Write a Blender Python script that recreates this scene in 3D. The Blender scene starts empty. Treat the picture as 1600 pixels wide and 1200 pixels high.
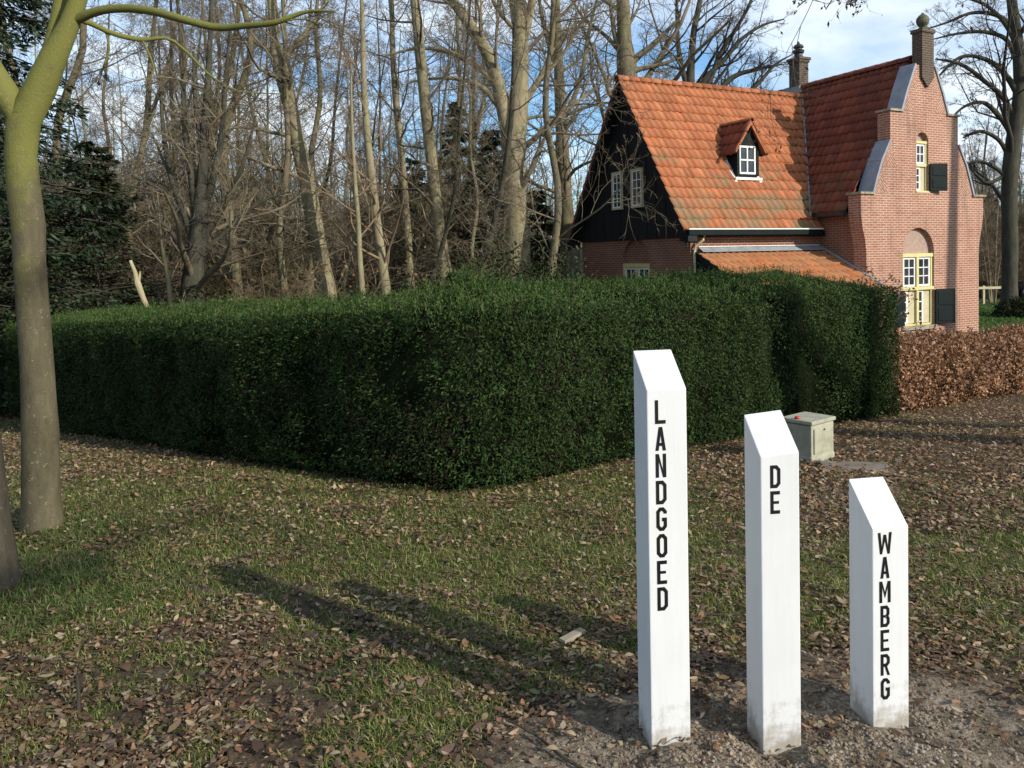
import bpy, math, random
import numpy as np
from mathutils import Vector, Matrix
from mathutils.geometry import tessellate_polygon

R = math.radians
rng = np.random.default_rng(11)
random.seed(11)
scn = bpy.context.scene
COL = scn.collection

# ------------------------------------------------------------------ camera
H = 1.65; F = 1250.0; PITCH = R(2.0); ROLL = 0.02; PYC = 447.0     # photograph pixels (1600 x 1200)
FW = np.array([0, math.cos(PITCH), -math.sin(PITCH)])
_r = np.array([1.0, 0, 0]); _u = np.cross(_r, FW)
RT = _r*math.cos(ROLL) - _u*math.sin(ROLL); UP = _r*math.sin(ROLL) + _u*math.cos(ROLL)
cam_d = bpy.data.cameras.new('camera'); cam = bpy.data.objects.new('camera', cam_d); COL.objects.link(cam)
m3 = Matrix((RT, UP, -FW)).transposed()
cam.matrix_world = Matrix.Translation((0, 0, H)) @ m3.to_4x4()
cam_d.sensor_width = 36; cam_d.lens = 36*F/1600; cam_d.shift_y = (PYC-600)/1600
cam_d.clip_start = 0.05; cam_d.clip_end = 2000
scn.camera = cam

# ------------------------------------------------------------------ light
SUN = np.array([0.800, -0.600]); ELEV = R(26.5)
sd = bpy.data.lights.new('sun', 'SUN'); sd.energy = 4.9; sd.angle = R(0.5); sd.color = (1, 0.93, 0.82)
so = bpy.data.objects.new('sun', sd); COL.objects.link(so)
sdir = Vector((SUN[0]*math.cos(ELEV), SUN[1]*math.cos(ELEV), math.sin(ELEV)))
so.rotation_euler = sdir.to_track_quat('Z', 'Y').to_euler(); so.location = (10, -10, 20)
w = bpy.data.worlds.new('World'); scn.world = w; w.use_nodes = True
nt = w.node_tree; nt.nodes.clear()
def nd(t, typ, **k):
    n = t.nodes.new(typ)
    for a, b in k.items(): setattr(n, a, b)
    return n
sky = nd(nt, 'ShaderNodeTexSky', sky_type='NISHITA', sun_disc=False)
sky.sun_elevation = ELEV; sky.sun_rotation = math.atan2(SUN[0], SUN[1])
sky.air_density = 1.0; sky.dust_density = 0.3; sky.ozone_density = 2.0
tc = nd(nt, 'ShaderNodeTexCoord'); sx = nd(nt, 'ShaderNodeSeparateXYZ')
nt.links.new(tc.outputs['Generated'], sx.inputs[0])
az = nd(nt, 'ShaderNodeMath', operation='ADD'); az.inputs[1].default_value = 0.16     # project onto a cloud layer
nt.links.new(sx.outputs['Z'], az.inputs[0])
mx_ = nd(nt, 'ShaderNodeMath', operation='MAXIMUM'); mx_.inputs[1].default_value = 0.03; nt.links.new(az.outputs[0], mx_.inputs[0])
dv = nd(nt, 'ShaderNodeVectorMath', operation='DIVIDE'); cb = nd(nt, 'ShaderNodeCombineXYZ')
for i in range(3): nt.links.new(mx_.outputs[0], cb.inputs[i])
nt.links.new(tc.outputs['Generated'], dv.inputs[0]); nt.links.new(cb.outputs[0], dv.inputs[1])
cn = nd(nt, 'ShaderNodeTexNoise'); cn.inputs['Scale'].default_value = 0.9; cn.inputs['Detail'].default_value = 8; cn.inputs['Roughness'].default_value = 0.56
cn.inputs['Distortion'].default_value = 0.4
nt.links.new(dv.outputs[0], cn.inputs['Vector'])
cr = nd(nt, 'ShaderNodeValToRGB'); cr.color_ramp.elements[0].position = 0.40; cr.color_ramp.elements[1].position = 0.62
cr.color_ramp.elements[0].color = (0, 0, 0, 1); cr.color_ramp.elements[1].color = (0.92, 0.92, 0.92, 1)
nt.links.new(cn.outputs['Fac'], cr.inputs[0])
mixc = nd(nt, 'ShaderNodeMix', data_type='RGBA'); mixc.inputs['B'].default_value = (6.6, 7.2, 7.7, 1)
nt.links.new(cr.outputs[0], mixc.inputs['Factor']); skm = nd(nt, 'ShaderNodeMix', data_type='RGBA', blend_type='MULTIPLY'); skm.inputs['Factor'].default_value = 1; skm.inputs['B'].default_value = (.82, 1.08, 1.26, 1)
nt.links.new(sky.outputs[0], skm.inputs['A']); nt.links.new(skm.outputs['Result'], mixc.inputs['A'])
bg = nd(nt, 'ShaderNodeBackground'); bg.inputs['Strength'].default_value = 0.145
wo = nd(nt, 'ShaderNodeOutputWorld')
nt.links.new(mixc.outputs['Result'], bg.inputs['Color']); nt.links.new(bg.outputs[0], wo.inputs[0])
scn.view_settings.view_transform = 'Standard'; scn.view_settings.look = 'None'
scn.view_settings.gamma = 1; scn.view_settings.use_curve_mapping = False
scn.view_settings.exposure = 0.12
scn.cycles.max_bounces = 6; scn.cycles.diffuse_bounces = 3; scn.cycles.transparent_max_bounces = 4

# ------------------------------------------------------------------ placing helpers
def ray(px, py): return FW + RT*(px-800)/F - UP*(py-PYC)/F
def at(px, py, Y):
    d = ray(px, py); return np.array([0, 0, H]) + d*(Y/d[1])
def hash2(ix, iy, seed):
    v = np.sin(ix*127.1 + iy*311.7 + seed*74.7)*43758.5453
    return v - np.floor(v)
def vnoise(x, y, seed=0):
    x = np.asarray(x, float); y = np.asarray(y, float)
    ix, iy = np.floor(x), np.floor(y); fx, fy = x-ix, y-iy
    fx = fx*fx*(3-2*fx); fy = fy*fy*(3-2*fy)
    a, b = hash2(ix, iy, seed), hash2(ix+1, iy, seed); c, d = hash2(ix, iy+1, seed), hash2(ix+1, iy+1, seed)
    return (a*(1-fx)+b*fx)*(1-fy) + (c*(1-fx)+d*fx)*fy
def fbm(x, y, seed=0, o=4):
    s = 0; a = 0.5; t = 0
    for i in range(o):
        s = s + a*vnoise(x*2**i+i*17.3, y*2**i-i*9.1, seed+i); t += a; a *= .55
    return s/t
def sstep(a, b, x):
    t = np.clip((np.asarray(x, float)-a)/(b-a), 0, 1); return t*t*(3-2*t)
POSTS = [((0.431, 2.588), (0.565, 2.610)), ((0.803, 2.600), (0.935, 2.615)), ((1.209, 2.689), (1.343, 2.713))]
def sandmask(x, y):
    m = 0
    for (a, b), k in zip(POSTS, (1.0, 1.0, 1.0)):
        cx, cy = (a[0]+b[0])/2, (a[1]+b[1])/2+.02
        m = np.maximum(m, 1-sstep(.20, .62, np.hypot((x-cx)*.82, (y-cy)*.95) + .34*(fbm(x*3.1, y*3.1, 7)-.5)))
    return m
def gz0(x, y): return -1.15*sstep(4, 18, y)
def gz(x, y):
    x = np.asarray(x, float); y = np.asarray(y, float)
    near = np.exp(-((y-3)/6)**2)
    z = gz0(x, y) + .05*(fbm(x*.7, y*.7, 3)-.5) + near*.035*(fbm(x*4, y*4, 5, 3)-.5)
    s = sandmask(x, y)
    return z + s*(.065*(fbm(x*6, y*6, 21, 5)-.55) + .04*np.abs(fbm(x*17, y*17, 23, 3)-.5) + .008)
def on_ground(px, py):
    d = ray(px, py); t = 1.0
    for _ in range(60):
        p = np.array([0, 0, H]) + d*t
        t += (float(gz0(p[0], p[1])) - p[2])/d[2]*.7
    return np.array([0, 0, H]) + d*t

# ------------------------------------------------------------------ mesh helpers
def link(name, me, mats, parent=None):
    o = bpy.data.objects.new(name, me); COL.objects.link(o)
    for m in (mats if isinstance(mats, (list, tuple)) else [mats]): me.materials.append(m)
    if parent: o.parent = parent
    return o
def tag(o, label=None, cat=None, group=None, kind=None):
    if label: o['label'] = label
    if cat: o['category'] = cat
    if group: o['group'] = group
    if kind: o['kind'] = kind
    return o
def empty(name, loc, rz=0):
    o = bpy.data.objects.new(name, None); COL.objects.link(o); o.location = loc; o.rotation_euler = (0, 0, rz)
    o.empty_display_size = .2
    return o
def np_mesh(name, V, Q, col=None, smooth=False, facecol=None, matidx=None):
    """V (n,3), Q (m,k) faces with the same number of corners"""
    me = bpy.data.meshes.new(name); V = np.ascontiguousarray(V, np.float32); Q = np.ascontiguousarray(Q, np.int32)
    me.vertices.add(len(V)); me.vertices.foreach_set('co', V.ravel())
    m, k = Q.shape
    me.loops.add(m*k); me.loops.foreach_set('vertex_index', Q.ravel())
    me.polygons.add(m); me.polygons.foreach_set('loop_start', np.arange(0, m*k, k, dtype=np.int32))
    if smooth: me.polygons.foreach_set('use_smooth', np.ones(m, bool))
    if matidx is not None: me.polygons.foreach_set('material_index', np.asarray(matidx, np.int32))
    me.update(calc_edges=True)
    for c, dom in ((col, 'POINT'), (facecol, 'FACE')):
        if c is not None:
            a = me.color_attributes.new('tint', 'FLOAT_COLOR', 'POINT') if dom == 'POINT' else me.attributes.new('tint', 'FLOAT_COLOR', 'FACE')
            c4 = np.ones((len(c), 4), np.float32); c4[:, :3] = c; a.data.foreach_set('color', c4.ravel())
    return me
class MB:
    """collects solids, builds one mesh, with box-projected UVs in metres"""
    def __init__(s): s.v = []; s.f = []; s.rot = {}; s.mi = {}
    def face(s, pts, rot=0, mi=0):
        b = len(s.v); s.v += [tuple(map(float, p)) for p in pts]; s.f.append(tuple(range(b, b+len(pts))))
        if rot: s.rot[len(s.f)-1] = rot
        if mi: s.mi[len(s.f)-1] = mi
        return s
    def hexa(s, p, mi=0):
        for q in ((0, 3, 2, 1), (4, 5, 6, 7), (0, 1, 5, 4), (1, 2, 6, 5), (2, 3, 7, 6), (3, 0, 4, 7)): s.face([p[i] for i in q], mi=mi)
        return s
    def box(s, x0, x1, y0, y1, z0, z1, mi=0):
        return s.hexa([(x0, y0, z0), (x1, y0, z0), (x1, y1, z0), (x0, y1, z0), (x0, y0, z1), (x1, y0, z1), (x1, y1, z1), (x0, y1, z1)], mi)
    def prism(s, poly, fn0, fn1, mi=0):
        """poly: list of 2-tuples; fn0/fn1 map them to 3-D ends"""
        a = [fn0(*p) for p in poly]; b = [fn1(*p) for p in poly]
        s.face(a[::-1], mi=mi); s.face(b, mi=mi); n = len(poly)
        for i in range(n): s.face([a[i], a[(i+1) % n], b[(i+1) % n], b[i]], mi=mi)
        return s
    def tube(s, pts, r, k=10, mi=0, cap=True):
        pts = [Vector(p) for p in pts]; rings = []
        for i, p in enumerate(pts):
            t = (pts[min(i+1, len(pts)-1)] - pts[max(i-1, 0)]).normalized()
            a = t.cross(Vector((0, 0, 1)) if abs(t.z) < .9 else Vector((1, 0, 0))).normalized(); b = t.cross(a)
            rr = r[i] if isinstance(r, (list, tuple)) else r
            rings.append([p + (a*math.cos(2*math.pi*j/k) + b*math.sin(2*math.pi*j/k))*rr for j in range(k)])
        for q, e in zip(rings, rings[1:]):
            for j in range(k): s.face([q[j], q[(j+1) % k], e[(j+1) % k], e[j]], mi=mi)
        if cap: s.face(rings[0], mi=mi); s.face(rings[-1][::-1], mi=mi)
        return s
    def lathe(s, prof, c, k=14, mi=0):
        rs = [[(c[0]+r*math.cos(2*math.pi*j/k), c[1]+r*math.sin(2*math.pi*j/k), z) for j in range(k)] for r, z in prof]
        for q, e in zip(rs, rs[1:]):
            for j in range(k): s.face([q[j], q[(j+1) % k], e[(j+1) % k], e[j]], mi=mi)
        return s
    def build(s, name, mats, parent=None, bevel=0, smooth=False):
        me = bpy.data.meshes.new(name); me.from_pydata(s.v, [], s.f); me.update()
        uv = me.uv_layers.new(name='UVMap')
        for i, p in enumerate(me.polygons):
            n = p.normal; ro = s.rot.get(i, 0); p.material_index = s.mi.get(i, 0); p.use_smooth = smooth
            for li in p.loop_indices:
                c = me.vertices[me.loops[li].vertex_index].co
                if abs(n.z) > .8: a, b = c.x, c.y
                elif abs(n.x) > abs(n.y): a, b = c.y, c.z
                else: a, b = c.x, c.z
                if ro: a, b = a*math.cos(ro)-b*math.sin(ro), a*math.sin(ro)+b*math.cos(ro)
                uv.data[li].uv = (a, b)
        o = link(name, me, mats, parent)
        if bevel:
            import bmesh
            bm = bmesh.new(); bm.from_mesh(me); bmesh.ops.remove_doubles(bm, verts=bm.verts, dist=1e-5)
            bmesh.ops.bevel(bm, geom=[e for e in bm.edges if len(e.link_faces) == 2 and e.calc_face_angle(0) > .5], offset=bevel, segments=2, profile=.6, affect='EDGES')
            bm.to_mesh(me); bm.free()
        return o

# ------------------------------------------------------------------ materials
class NT:
    def __init__(s, name, rough=.8, spec=.3):
        s.m = bpy.data.materials.new(name); s.m.use_nodes = True; s.t = s.m.node_tree
        s.b = s.t.nodes['Principled BSDF']; s.b.inputs['Roughness'].default_value = rough; s.b.inputs['Specular IOR Level'].default_value = spec
    def n(s, typ, ins=None, **k):
        x = s.t.nodes.new(typ)
        for a, b in k.items(): setattr(x, a, b)
        for a, b in (ins or {}).items():
            if isinstance(b, bpy.types.NodeSocket): s.t.links.new(b, x.inputs[a])
            else: x.inputs[a].default_value = b
        return x
    def coord(s, kind='Object', scale=None):
        c = s.n('ShaderNodeTexCoord').outputs[kind]
        if scale: c = s.n('ShaderNodeMapping', {'Vector': c, 'Scale': scale}).outputs[0]
        return c
    def noise(s, vec, scale, detail=4, rough=.55, dist=0):
        return s.n('ShaderNodeTexNoise', {'Vector': vec, 'Scale': scale, 'Detail': detail, 'Roughness': rough, 'Distortion': dist}).outputs['Fac']
    def ramp(s, fac, stops):
        r = s.n('ShaderNodeValToRGB', {'Fac': fac}); e = r.color_ramp.elements
        while len(e) < len(stops): e.new(.5)
        for el, (p, c) in zip(e, stops): el.position = p; el.color = (*c, 1) if len(c) == 3 else c
        return r.outputs['Color']
    def mix(s, fac, a, b, mode='MIX'):
        x = s.n('ShaderNodeMix', data_type='RGBA', blend_type=mode)
        for i, v in (('Factor', fac), ('A', a), ('B', b)):
            if isinstance(v, bpy.types.NodeSocket): s.t.links.new(v, x.inputs[i])
            elif i == 'Factor': x.inputs[i].default_value = v
            else: x.inputs[i].default_value = (*v, 1)
        return x.outputs['Result']
    def attr(s, name='tint'): return s.n('ShaderNodeAttribute', attribute_name=name).outputs['Color']
    def bump(s, h, strength=.5, dist=.01):
        b = s.n('ShaderNodeBump', {'Height': h, 'Strength': strength, 'Distance': dist}); s.t.links.new(b.outputs[0], s.b.inputs['Normal'])
    def col(s, c):
        if isinstance(c, bpy.types.NodeSocket): s.t.links.new(c, s.b.inputs['Base Color'])
        else: s.b.inputs['Base Color'].default_value = (*c, 1)
        return s
def g(v): return (v, v, v)
def simple(name, c1, c2, scale=6, rough=.7, spec=.3, bump=0, stretch=None, thr=(.35, .65)):
    t = NT(name, rough, spec); v = t.coord('Object', stretch); f = t.noise(v, scale, 5)
    t.col(t.ramp(f, [(thr[0], c1), (thr[1], c2)]))
    if bump: t.bump(t.noise(v, scale*4, 4), bump, .01)
    return t.m
def leafmat(name, trans=.25, rough=.55, spec=.3):
    t = NT(name, rough, spec); c = t.attr(); t.col(c)
    if trans:
        tr = t.n('ShaderNodeBsdfTranslucent', {'Color': c}); mx = t.n('ShaderNodeMixShader', {0: trans, 1: t.b.outputs[0], 2: tr.outputs[0]})
        t.t.links.new(mx.outputs[0], t.t.nodes['Material Output'].inputs[0])
    return t.m
def brickmat(name, c1, c2, mortar, dirt=.35):
    t = NT(name, .9, .15); uv = t.coord('UV')
    b = t.n('ShaderNodeTexBrick', {'Vector': uv, 'Color1': (*c1, 1), 'Color2': (*c2, 1), 'Mortar': (*mortar, 1), 'Scale': 1, 'Mortar Size': .0135,
            'Mortar Smooth': .3, 'Bias': -.1, 'Brick Width': .22, 'Row Height': .064})
    b.offset = .5
    o = t.coord('Object')
    f = t.noise(o, 1.1, 6, .65); st = t.noise(t.coord('Object', (2.2, 2.2, .35)), 1.6, 4)
    c = t.mix(t.ramp(f, [(.3, g(0)), (.75, g(.55))]), b.outputs['Color'], tuple(x*.72 for x in c1))
    c = t.mix(t.ramp(st, [(.52, g(0)), (.72, g(dirt))]), c, (.12, .10, .08))
    pt = t.n('ShaderNodeTexWhiteNoise', {'Vector': t.n('ShaderNodeVectorMath', {0: t.n('ShaderNodeMapping', {'Vector': uv, 'Scale': (1/.22, 1/.064, 1)}).outputs[0]}, operation='FLOOR').outputs[0]}).outputs['Value']
    c = t.mix(t.ramp(pt, [(.80, g(0)), (.97, g(.22))]), c, (.10, .05, .04))
    t.col(c)
    inv = t.n('ShaderNodeMath', {0: 1.0, 1: b.outputs['Fac']}, operation='SUBTRACT').outputs[0]
    t.bump(t.n('ShaderNodeMath', {0: inv, 1: t.noise(o, 40, 3)}, operation='ADD').outputs[0], .7, .012)
    return t.m
def barkmat(name, c1, c2, moss, mossamt=.5, vs=8):
    t = NT(name, .92, .12)
    v = t.coord('Object', (1, 1, .22)); f = t.noise(v, vs, 6, .65)
    c = t.ramp(f, [(.3, c1), (.7, c2)])
    mz = t.noise(t.coord('Object'), 1.3, 5, .6)
    c = t.mix(t.ramp(mz, [(.42, g(0)), (.62, g(mossamt))]), c, moss)
    sp = t.noise(t.coord('Object'), 26, 3, .6); c = t.mix(t.ramp(sp, [(.62, g(0)), (.72, g(.35))]), c, (.30, .30, .26))
    t.col(c); t.bump(t.noise(v, vs*3.4, 6, .7), .8, .02)
    return t.m

M = {}
M['bark'] = barkmat('bark_grey_brown', (.085, .071, .047), (.215, .18, .12), (.14, .14, .055), .55)
M['bark_pale'] = barkmat('bark_pale', (.15, .125, .08), (.33, .28, .185), (.20, .19, .085), .5)
M['bark_dark'] = barkmat('bark_dark', (.03, .027, .022), (.085, .075, .058), (.06, .07, .035), .4)
def greenbark():
    t = NT('bark_green_smooth', .9, .12); o = t.coord('Object'); v = t.coord('Object', (1, 1, .3)); f = t.noise(v, 9, 7, .7)
    c = t.ramp(f, [(.3, (.055, .046, .028)), (.55, (.10, .086, .052)), (.75, (.145, .125, .082))])
    zz = t.n('ShaderNodeSeparateXYZ', {0: o}).outputs['Z']
    a = t.n('ShaderNodeMath', {0: t.n('ShaderNodeMapRange', {'Value': zz, 'From Min': 1.1, 'From Max': 3.1, 'To Min': -.20, 'To Max': .30}).outputs[0], 1: t.noise(o, 3.5, 6, .65)}, operation='ADD').outputs[0]
    c = t.mix(t.ramp(a, [(.42, g(0)), (.68, g(.85))]), c, (.165, .165, .042))
    c = t.mix(t.ramp(t.noise(t.coord('Object', (1, 1, 3)), 9, 4, .6), [(.60, g(0)), (.70, g(.45))]), c, (.07, .06, .04))
    c = t.mix(t.ramp(t.noise(o, 34, 3, .6), [(.63, g(0)), (.70, g(.6))]), c, (.22, .21, .15))
    t.col(c); t.bump(t.n('ShaderNodeMath', {0: t.noise(v, 26, 7, .75), 1: t.noise(o, 90, 3)}, operation='ADD').outputs[0], .38, .012)
    return t.m
M['bark_green'] = greenbark()
M['bark_rough'] = barkmat('bark_rough', (.035, .029, .022), (.095, .08, .06), (.07, .07, .036), .3, 14)
M['twig'] = simple('twigs', (.09, .074, .05), (.235, .19, .125), .6, .9, .1)
M['twig_olive'] = simple('twigs_olive', (.095, .084, .042), (.22, .185, .095), .8, .9, .1)
M['twig_dark'] = simple('twigs_dark', (.028, .024, .022), (.062, .054, .046), .6, .9, .1)
M['twig_brown'] = simple('twigs_brown', (.115, .082, .052), (.26, .19, .12), .8, .9, .1)
M['leaf'] = leafmat('hedge_leaves', .15, .7, .12)
M['needle'] = leafmat('needles', .1, .6, .2)
M['dead'] = leafmat('dead_leaves', .22, .75, .2)
M['grassb'] = leafmat('grass_blades', .3, .6, .25)
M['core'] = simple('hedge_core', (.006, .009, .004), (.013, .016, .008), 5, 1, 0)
M['core_brown'] = simple('hedge_core_brown', (.03, .02, .012), (.06, .038, .02), 5, 1, 0)
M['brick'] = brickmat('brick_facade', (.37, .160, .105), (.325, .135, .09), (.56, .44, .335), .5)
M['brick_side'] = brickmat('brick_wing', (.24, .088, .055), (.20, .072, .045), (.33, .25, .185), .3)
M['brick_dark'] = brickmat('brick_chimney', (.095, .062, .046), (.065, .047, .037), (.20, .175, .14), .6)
M['lead'] = simple('lead', (.20, .225, .26), (.29, .315, .35), 3, .5, .4)
M['leadflash'] = simple('lead_flashing', (.20, .22, .24), (.30, .32, .33), 4, .5, .4)
M['stone'] = simple('stone', (.20, .18, .13), (.36, .33, .25), 6, .9, .2, .4)
M['mossy_stone'] = simple('mossy_stone', (.07, .068, .04), (.16, .15, .10), 9, .95, .1, .5)
M['yellow'] = simple('yellow_paint', (.52, .46, .19), (.60, .53, .25), 4, .5, .4)
M['cream'] = simple('cream_paint', (.46, .40, .25), (.54, .48, .31), 4, .5, .4)
M['white'] = simple('white_paint', (.72, .72, .69), (.80, .80, .78), 4, .45, .4)
M['dgreen'] = simple('dark_green_paint', (.003, .008, .0075), (.006, .013, .012), 3, .6, .12)
M['tar'] = simple('black_boarding', (.006, .007, .008), (.013, .014, .016), 3, .7, .25, .3, (1, 14, .6))
M['blackmetal'] = simple('black_metal', (.015, .015, .017), (.035, .035, .035), 6, .5, .4)
t = NT('window_glass', .06, .6); f = t.noise(t.coord('Object'), 1.7, 3); t.col(t.ramp(f, [(.35, (.012, .014, .018)), (.7, (.05, .055, .06))])); M['glass'] = t.m
t = NT('mosaic', .9, .15); vo = t.n('ShaderNodeTexVoronoi', {'Vector': t.coord('Object'), 'Scale': 15}); t.col(t.mix(t.noise(t.coord('Object'), 7, 3), t.mix(vo.outputs['Color'], (.36, .25, .19), (.24, .15, .12)), (.40, .30, .24))); t.bump(vo.outputs['Distance'], .5, .01); M['mosaic'] = t.m
def tilemat(name, moss):
    t = NT(name, .82, .25); c = t.attr(); o = t.coord('Object')
    c = t.mix(t.ramp(t.noise(o, 3.0, 6, .65), [(.4, g(0)), (.68, g(.35))]), c, (.20, .075, .036))
    lich = t.noise(t.coord('Object', (.55, 1.1, 1.1)), 1.8, 7, .7)
    zz = t.n('ShaderNodeSeparateXYZ', {0: o}).outputs['Z']
    hi = t.n('ShaderNodeMapRange', {'Value': zz, 'From Min': 3.0, 'From Max': 6.4, 'To Min': .17, 'To Max': -.06}).outputs[0]
    lf = t.n('ShaderNodeMath', {0: lich, 1: hi}, operation='ADD').outputs[0]
    c = t.mix(t.ramp(lf, [(.56, g(0)), (.72, g(moss))]), c, (.19, .155, .085))
    sp = t.noise(o, 22, 4, .6); c = t.mix(t.ramp(sp, [(.60, g(0)), (.74, g(.35))]), c, (.10, .055, .04))
    t.col(c); t.bump(t.noise(o, 60, 3), .25, .004); return t.m
M['tile'] = tilemat('pantiles', .8)
M['tile_porch'] = tilemat('pantiles_porch', .3)
M['tile_red'] = tilemat('pantiles_red', .45)  # for the slopes with shade-dark tints and the dormer verge
# white post paint with a little splash dirt near the soil
t = NT('white_post_paint', .42, .4); o = t.coord('Object'); zz = t.n('ShaderNodeSeparateXYZ', {0: o}).outputs['Z']
sp = t.n('ShaderNodeMath', {0: t.n('ShaderNodeMapRange', {'Value': zz, 'From Min': 0, 'From Max': .24, 'To Min': .34, 'To Max': -.1}).outputs[0], 1: t.noise(o, 17, 6, .7)}, operation='ADD').outputs[0]
c = t.ramp(t.noise(o, 5, 4), [(.3, (.64, .64, .64)), (.7, (.69, .69, .68))])
gr = t.noise(t.coord('Object', (9, 9, .5)), 7, 5, .6); c = t.mix(t.ramp(gr, [(.45, g(0)), (.75, g(.16))]), c, (.46, .47, .44))
alg = t.noise(t.coord('Object', (1, 1, .6)), 6.5, 6, .7); c = t.mix(t.ramp(alg, [(.60, g(0)), (.78, g(.30))]), c, (.40, .43, .33))
c = t.mix(t.ramp(sp, [(.60, g(0)), (.86, g(.85))]), c, (.30, .26, .20)); t.col(c); t.bump(t.noise(o, 90, 2), .06, .002); M['post'] = t.m
M['black'] = simple('black_lettering', (.005, .005, .006), (.009, .009, .009), 10, .55, .2)
M['concrete'] = simple('pale_weathered_concrete', (.27, .265, .195), (.38, .37, .28), 9, .85, .2, .35)
M['slab'] = simple('stone_slab', (.13, .105, .08), (.20, .165, .13), 7, .9, .2, .4)
M['wood'] = simple('weathered_wood', (.22, .19, .14), (.36, .31, .23), 6, .85, .2, .3, (1, 1, .25))
M['plank'] = simple('plank_wood', (.22, .19, .14), (.33, .28, .20), 8, .85, .2, .3)
M['rawwood'] = simple('broken_wood', (.30, .25, .13), (.46, .39, .23), 5, .85, .2, .3, (1, 1, .3))
M['red'] = simple('red_cap', (.36, .04, .03), (.46, .06, .04), 10, .5, .4)
M['carpaint'] = simple('dark_car_paint', (.012, .014, .022), (.018, .02, .03), 2, .25, .5)
# ground
t = NT('ground_soil', .95, .1); a = t.n('ShaderNodeAttribute', attribute_name='tint'); sp = t.n('ShaderNodeSeparateColor', {0: a.outputs['Color']})
o = t.coord('Object'); n1 = t.noise(o, 9, 8, .7); n2 = t.noise(o, 60, 5, .7); n3 = t.noise(o, 2.2, 5, .6)
soil = t.ramp(n1, [(.3, (.045, .032, .021)), (.52, (.11, .082, .054)), (.75, (.19, .148, .10))])
grn = t.ramp(n2, [(.3, (.042, .048, .015)), (.7, (.13, .13, .045))])
sand = t.ramp(t.n('ShaderNodeMath', {0: n1, 1: n2}, operation='MULTIPLY').outputs[0], [(.13, (.05, .037, .026)), (.23, (.20, .158, .112)), (.37, (.42, .355, .275))])
lit = t.ramp(n2, [(.3, (.06, .036, .02)), (.6, (.15, .09, .05)), (.75, (.22, .14, .085))])
c = t.mix(sp.outputs[0], soil, grn); c = t.mix(sp.outputs[2], c, lit); c = t.mix(sp.outputs[1], c, sand); t.col(c)
t.bump(t.n('ShaderNodeMath', {0: n1, 1: n2}, operation='ADD').outputs[0], .9, .03); M['ground'] = t.m
M['clod'] = simple('sandy_soil_clods', (.085, .063, .045), (.30, .245, .185), 5, .95, .1, .5)
M['lawn'] = simple('lawn', (.05, .11, .02), (.09, .19, .035), 3, .9, .1)

# ------------------------------------------------------------------ card foliage
def norm(a): return a/np.maximum(np.linalg.norm(a, axis=-1, keepdims=True), 1e-9)
def rand_dirs(n): return norm(rng.normal(size=(n, 3)))
def cards(P, D, Nn, L, W, C, fold=.25):
    """rhombic folded leaves: base P, long axis D, face normal Nn"""
    n = len(P); D = norm(D); S = norm(np.cross(D, Nn)); Nn = np.cross(S, D)
    L = np.broadcast_to(L, n)[:, None]; W = np.broadcast_to(W, n)[:, None]
    V = np.empty((n, 4, 3)); V[:, 0] = P; V[:, 2] = P + D*L
    V[:, 1] = P + D*L*.45 + S*W*.5 + Nn*W*fold; V[:, 3] = P + D*L*.45 - S*W*.5 + Nn*W*fold
    return V.reshape(-1, 3), np.arange(4*n).reshape(n, 4), np.repeat(C, 4, axis=0)
def merge(parts):
    Vs, Qs, Cs, o = [], [], [], 0
    for V, Q, C in parts: Vs.append(V); Qs.append(Q+o); Cs.append(C); o += len(V)
    return np.concatenate(Vs), np.concatenate(Qs), np.concatenate(Cs)

# ------------------------------------------------------------------ branches
def tubes(groups, sides):
    """groups: list of (pts (m,n,3), rad (m,n)) -> V, Q"""
    Vs, Qs, o = [], [], 0
    for P, Rr in groups:
        m, n, _ = P.shape
        T = np.empty_like(P); T[:, 1:-1] = P[:, 2:]-P[:, :-2]; T[:, 0] = P[:, 1]-P[:, 0]; T[:, -1] = P[:, -1]-P[:, -2]; T = norm(T)
        ref = np.where(np.abs(T[:, :1, 2:3]) > .8, np.array([1.0, .13, 0]), np.array([0, 0, 1.0]))
        A = norm(np.cross(T, np.broadcast_to(ref, T.shape))); B = np.cross(T, A)
        k = sides
        an = np.arange(k)*2*math.pi/k
        V = P[:, :, None] + Rr[:, :, None, None]*(A[:, :, None]*np.cos(an)[:, None] + B[:, :, None]*np.sin(an)[:, None])
        idx = np.arange(m*n*k).reshape(m, n, k) + o
        q = np.stack([idx[:, :-1], np.roll(idx[:, :-1], -1, 2), np.roll(idx[:, 1:], -1, 2), idx[:, 1:]], -1).reshape(-1, 4)
        Vs.append(V.reshape(-1, 3)); Qs.append(q); o += m*n*k
    return np.concatenate(Vs), np.concatenate(Qs)
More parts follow.
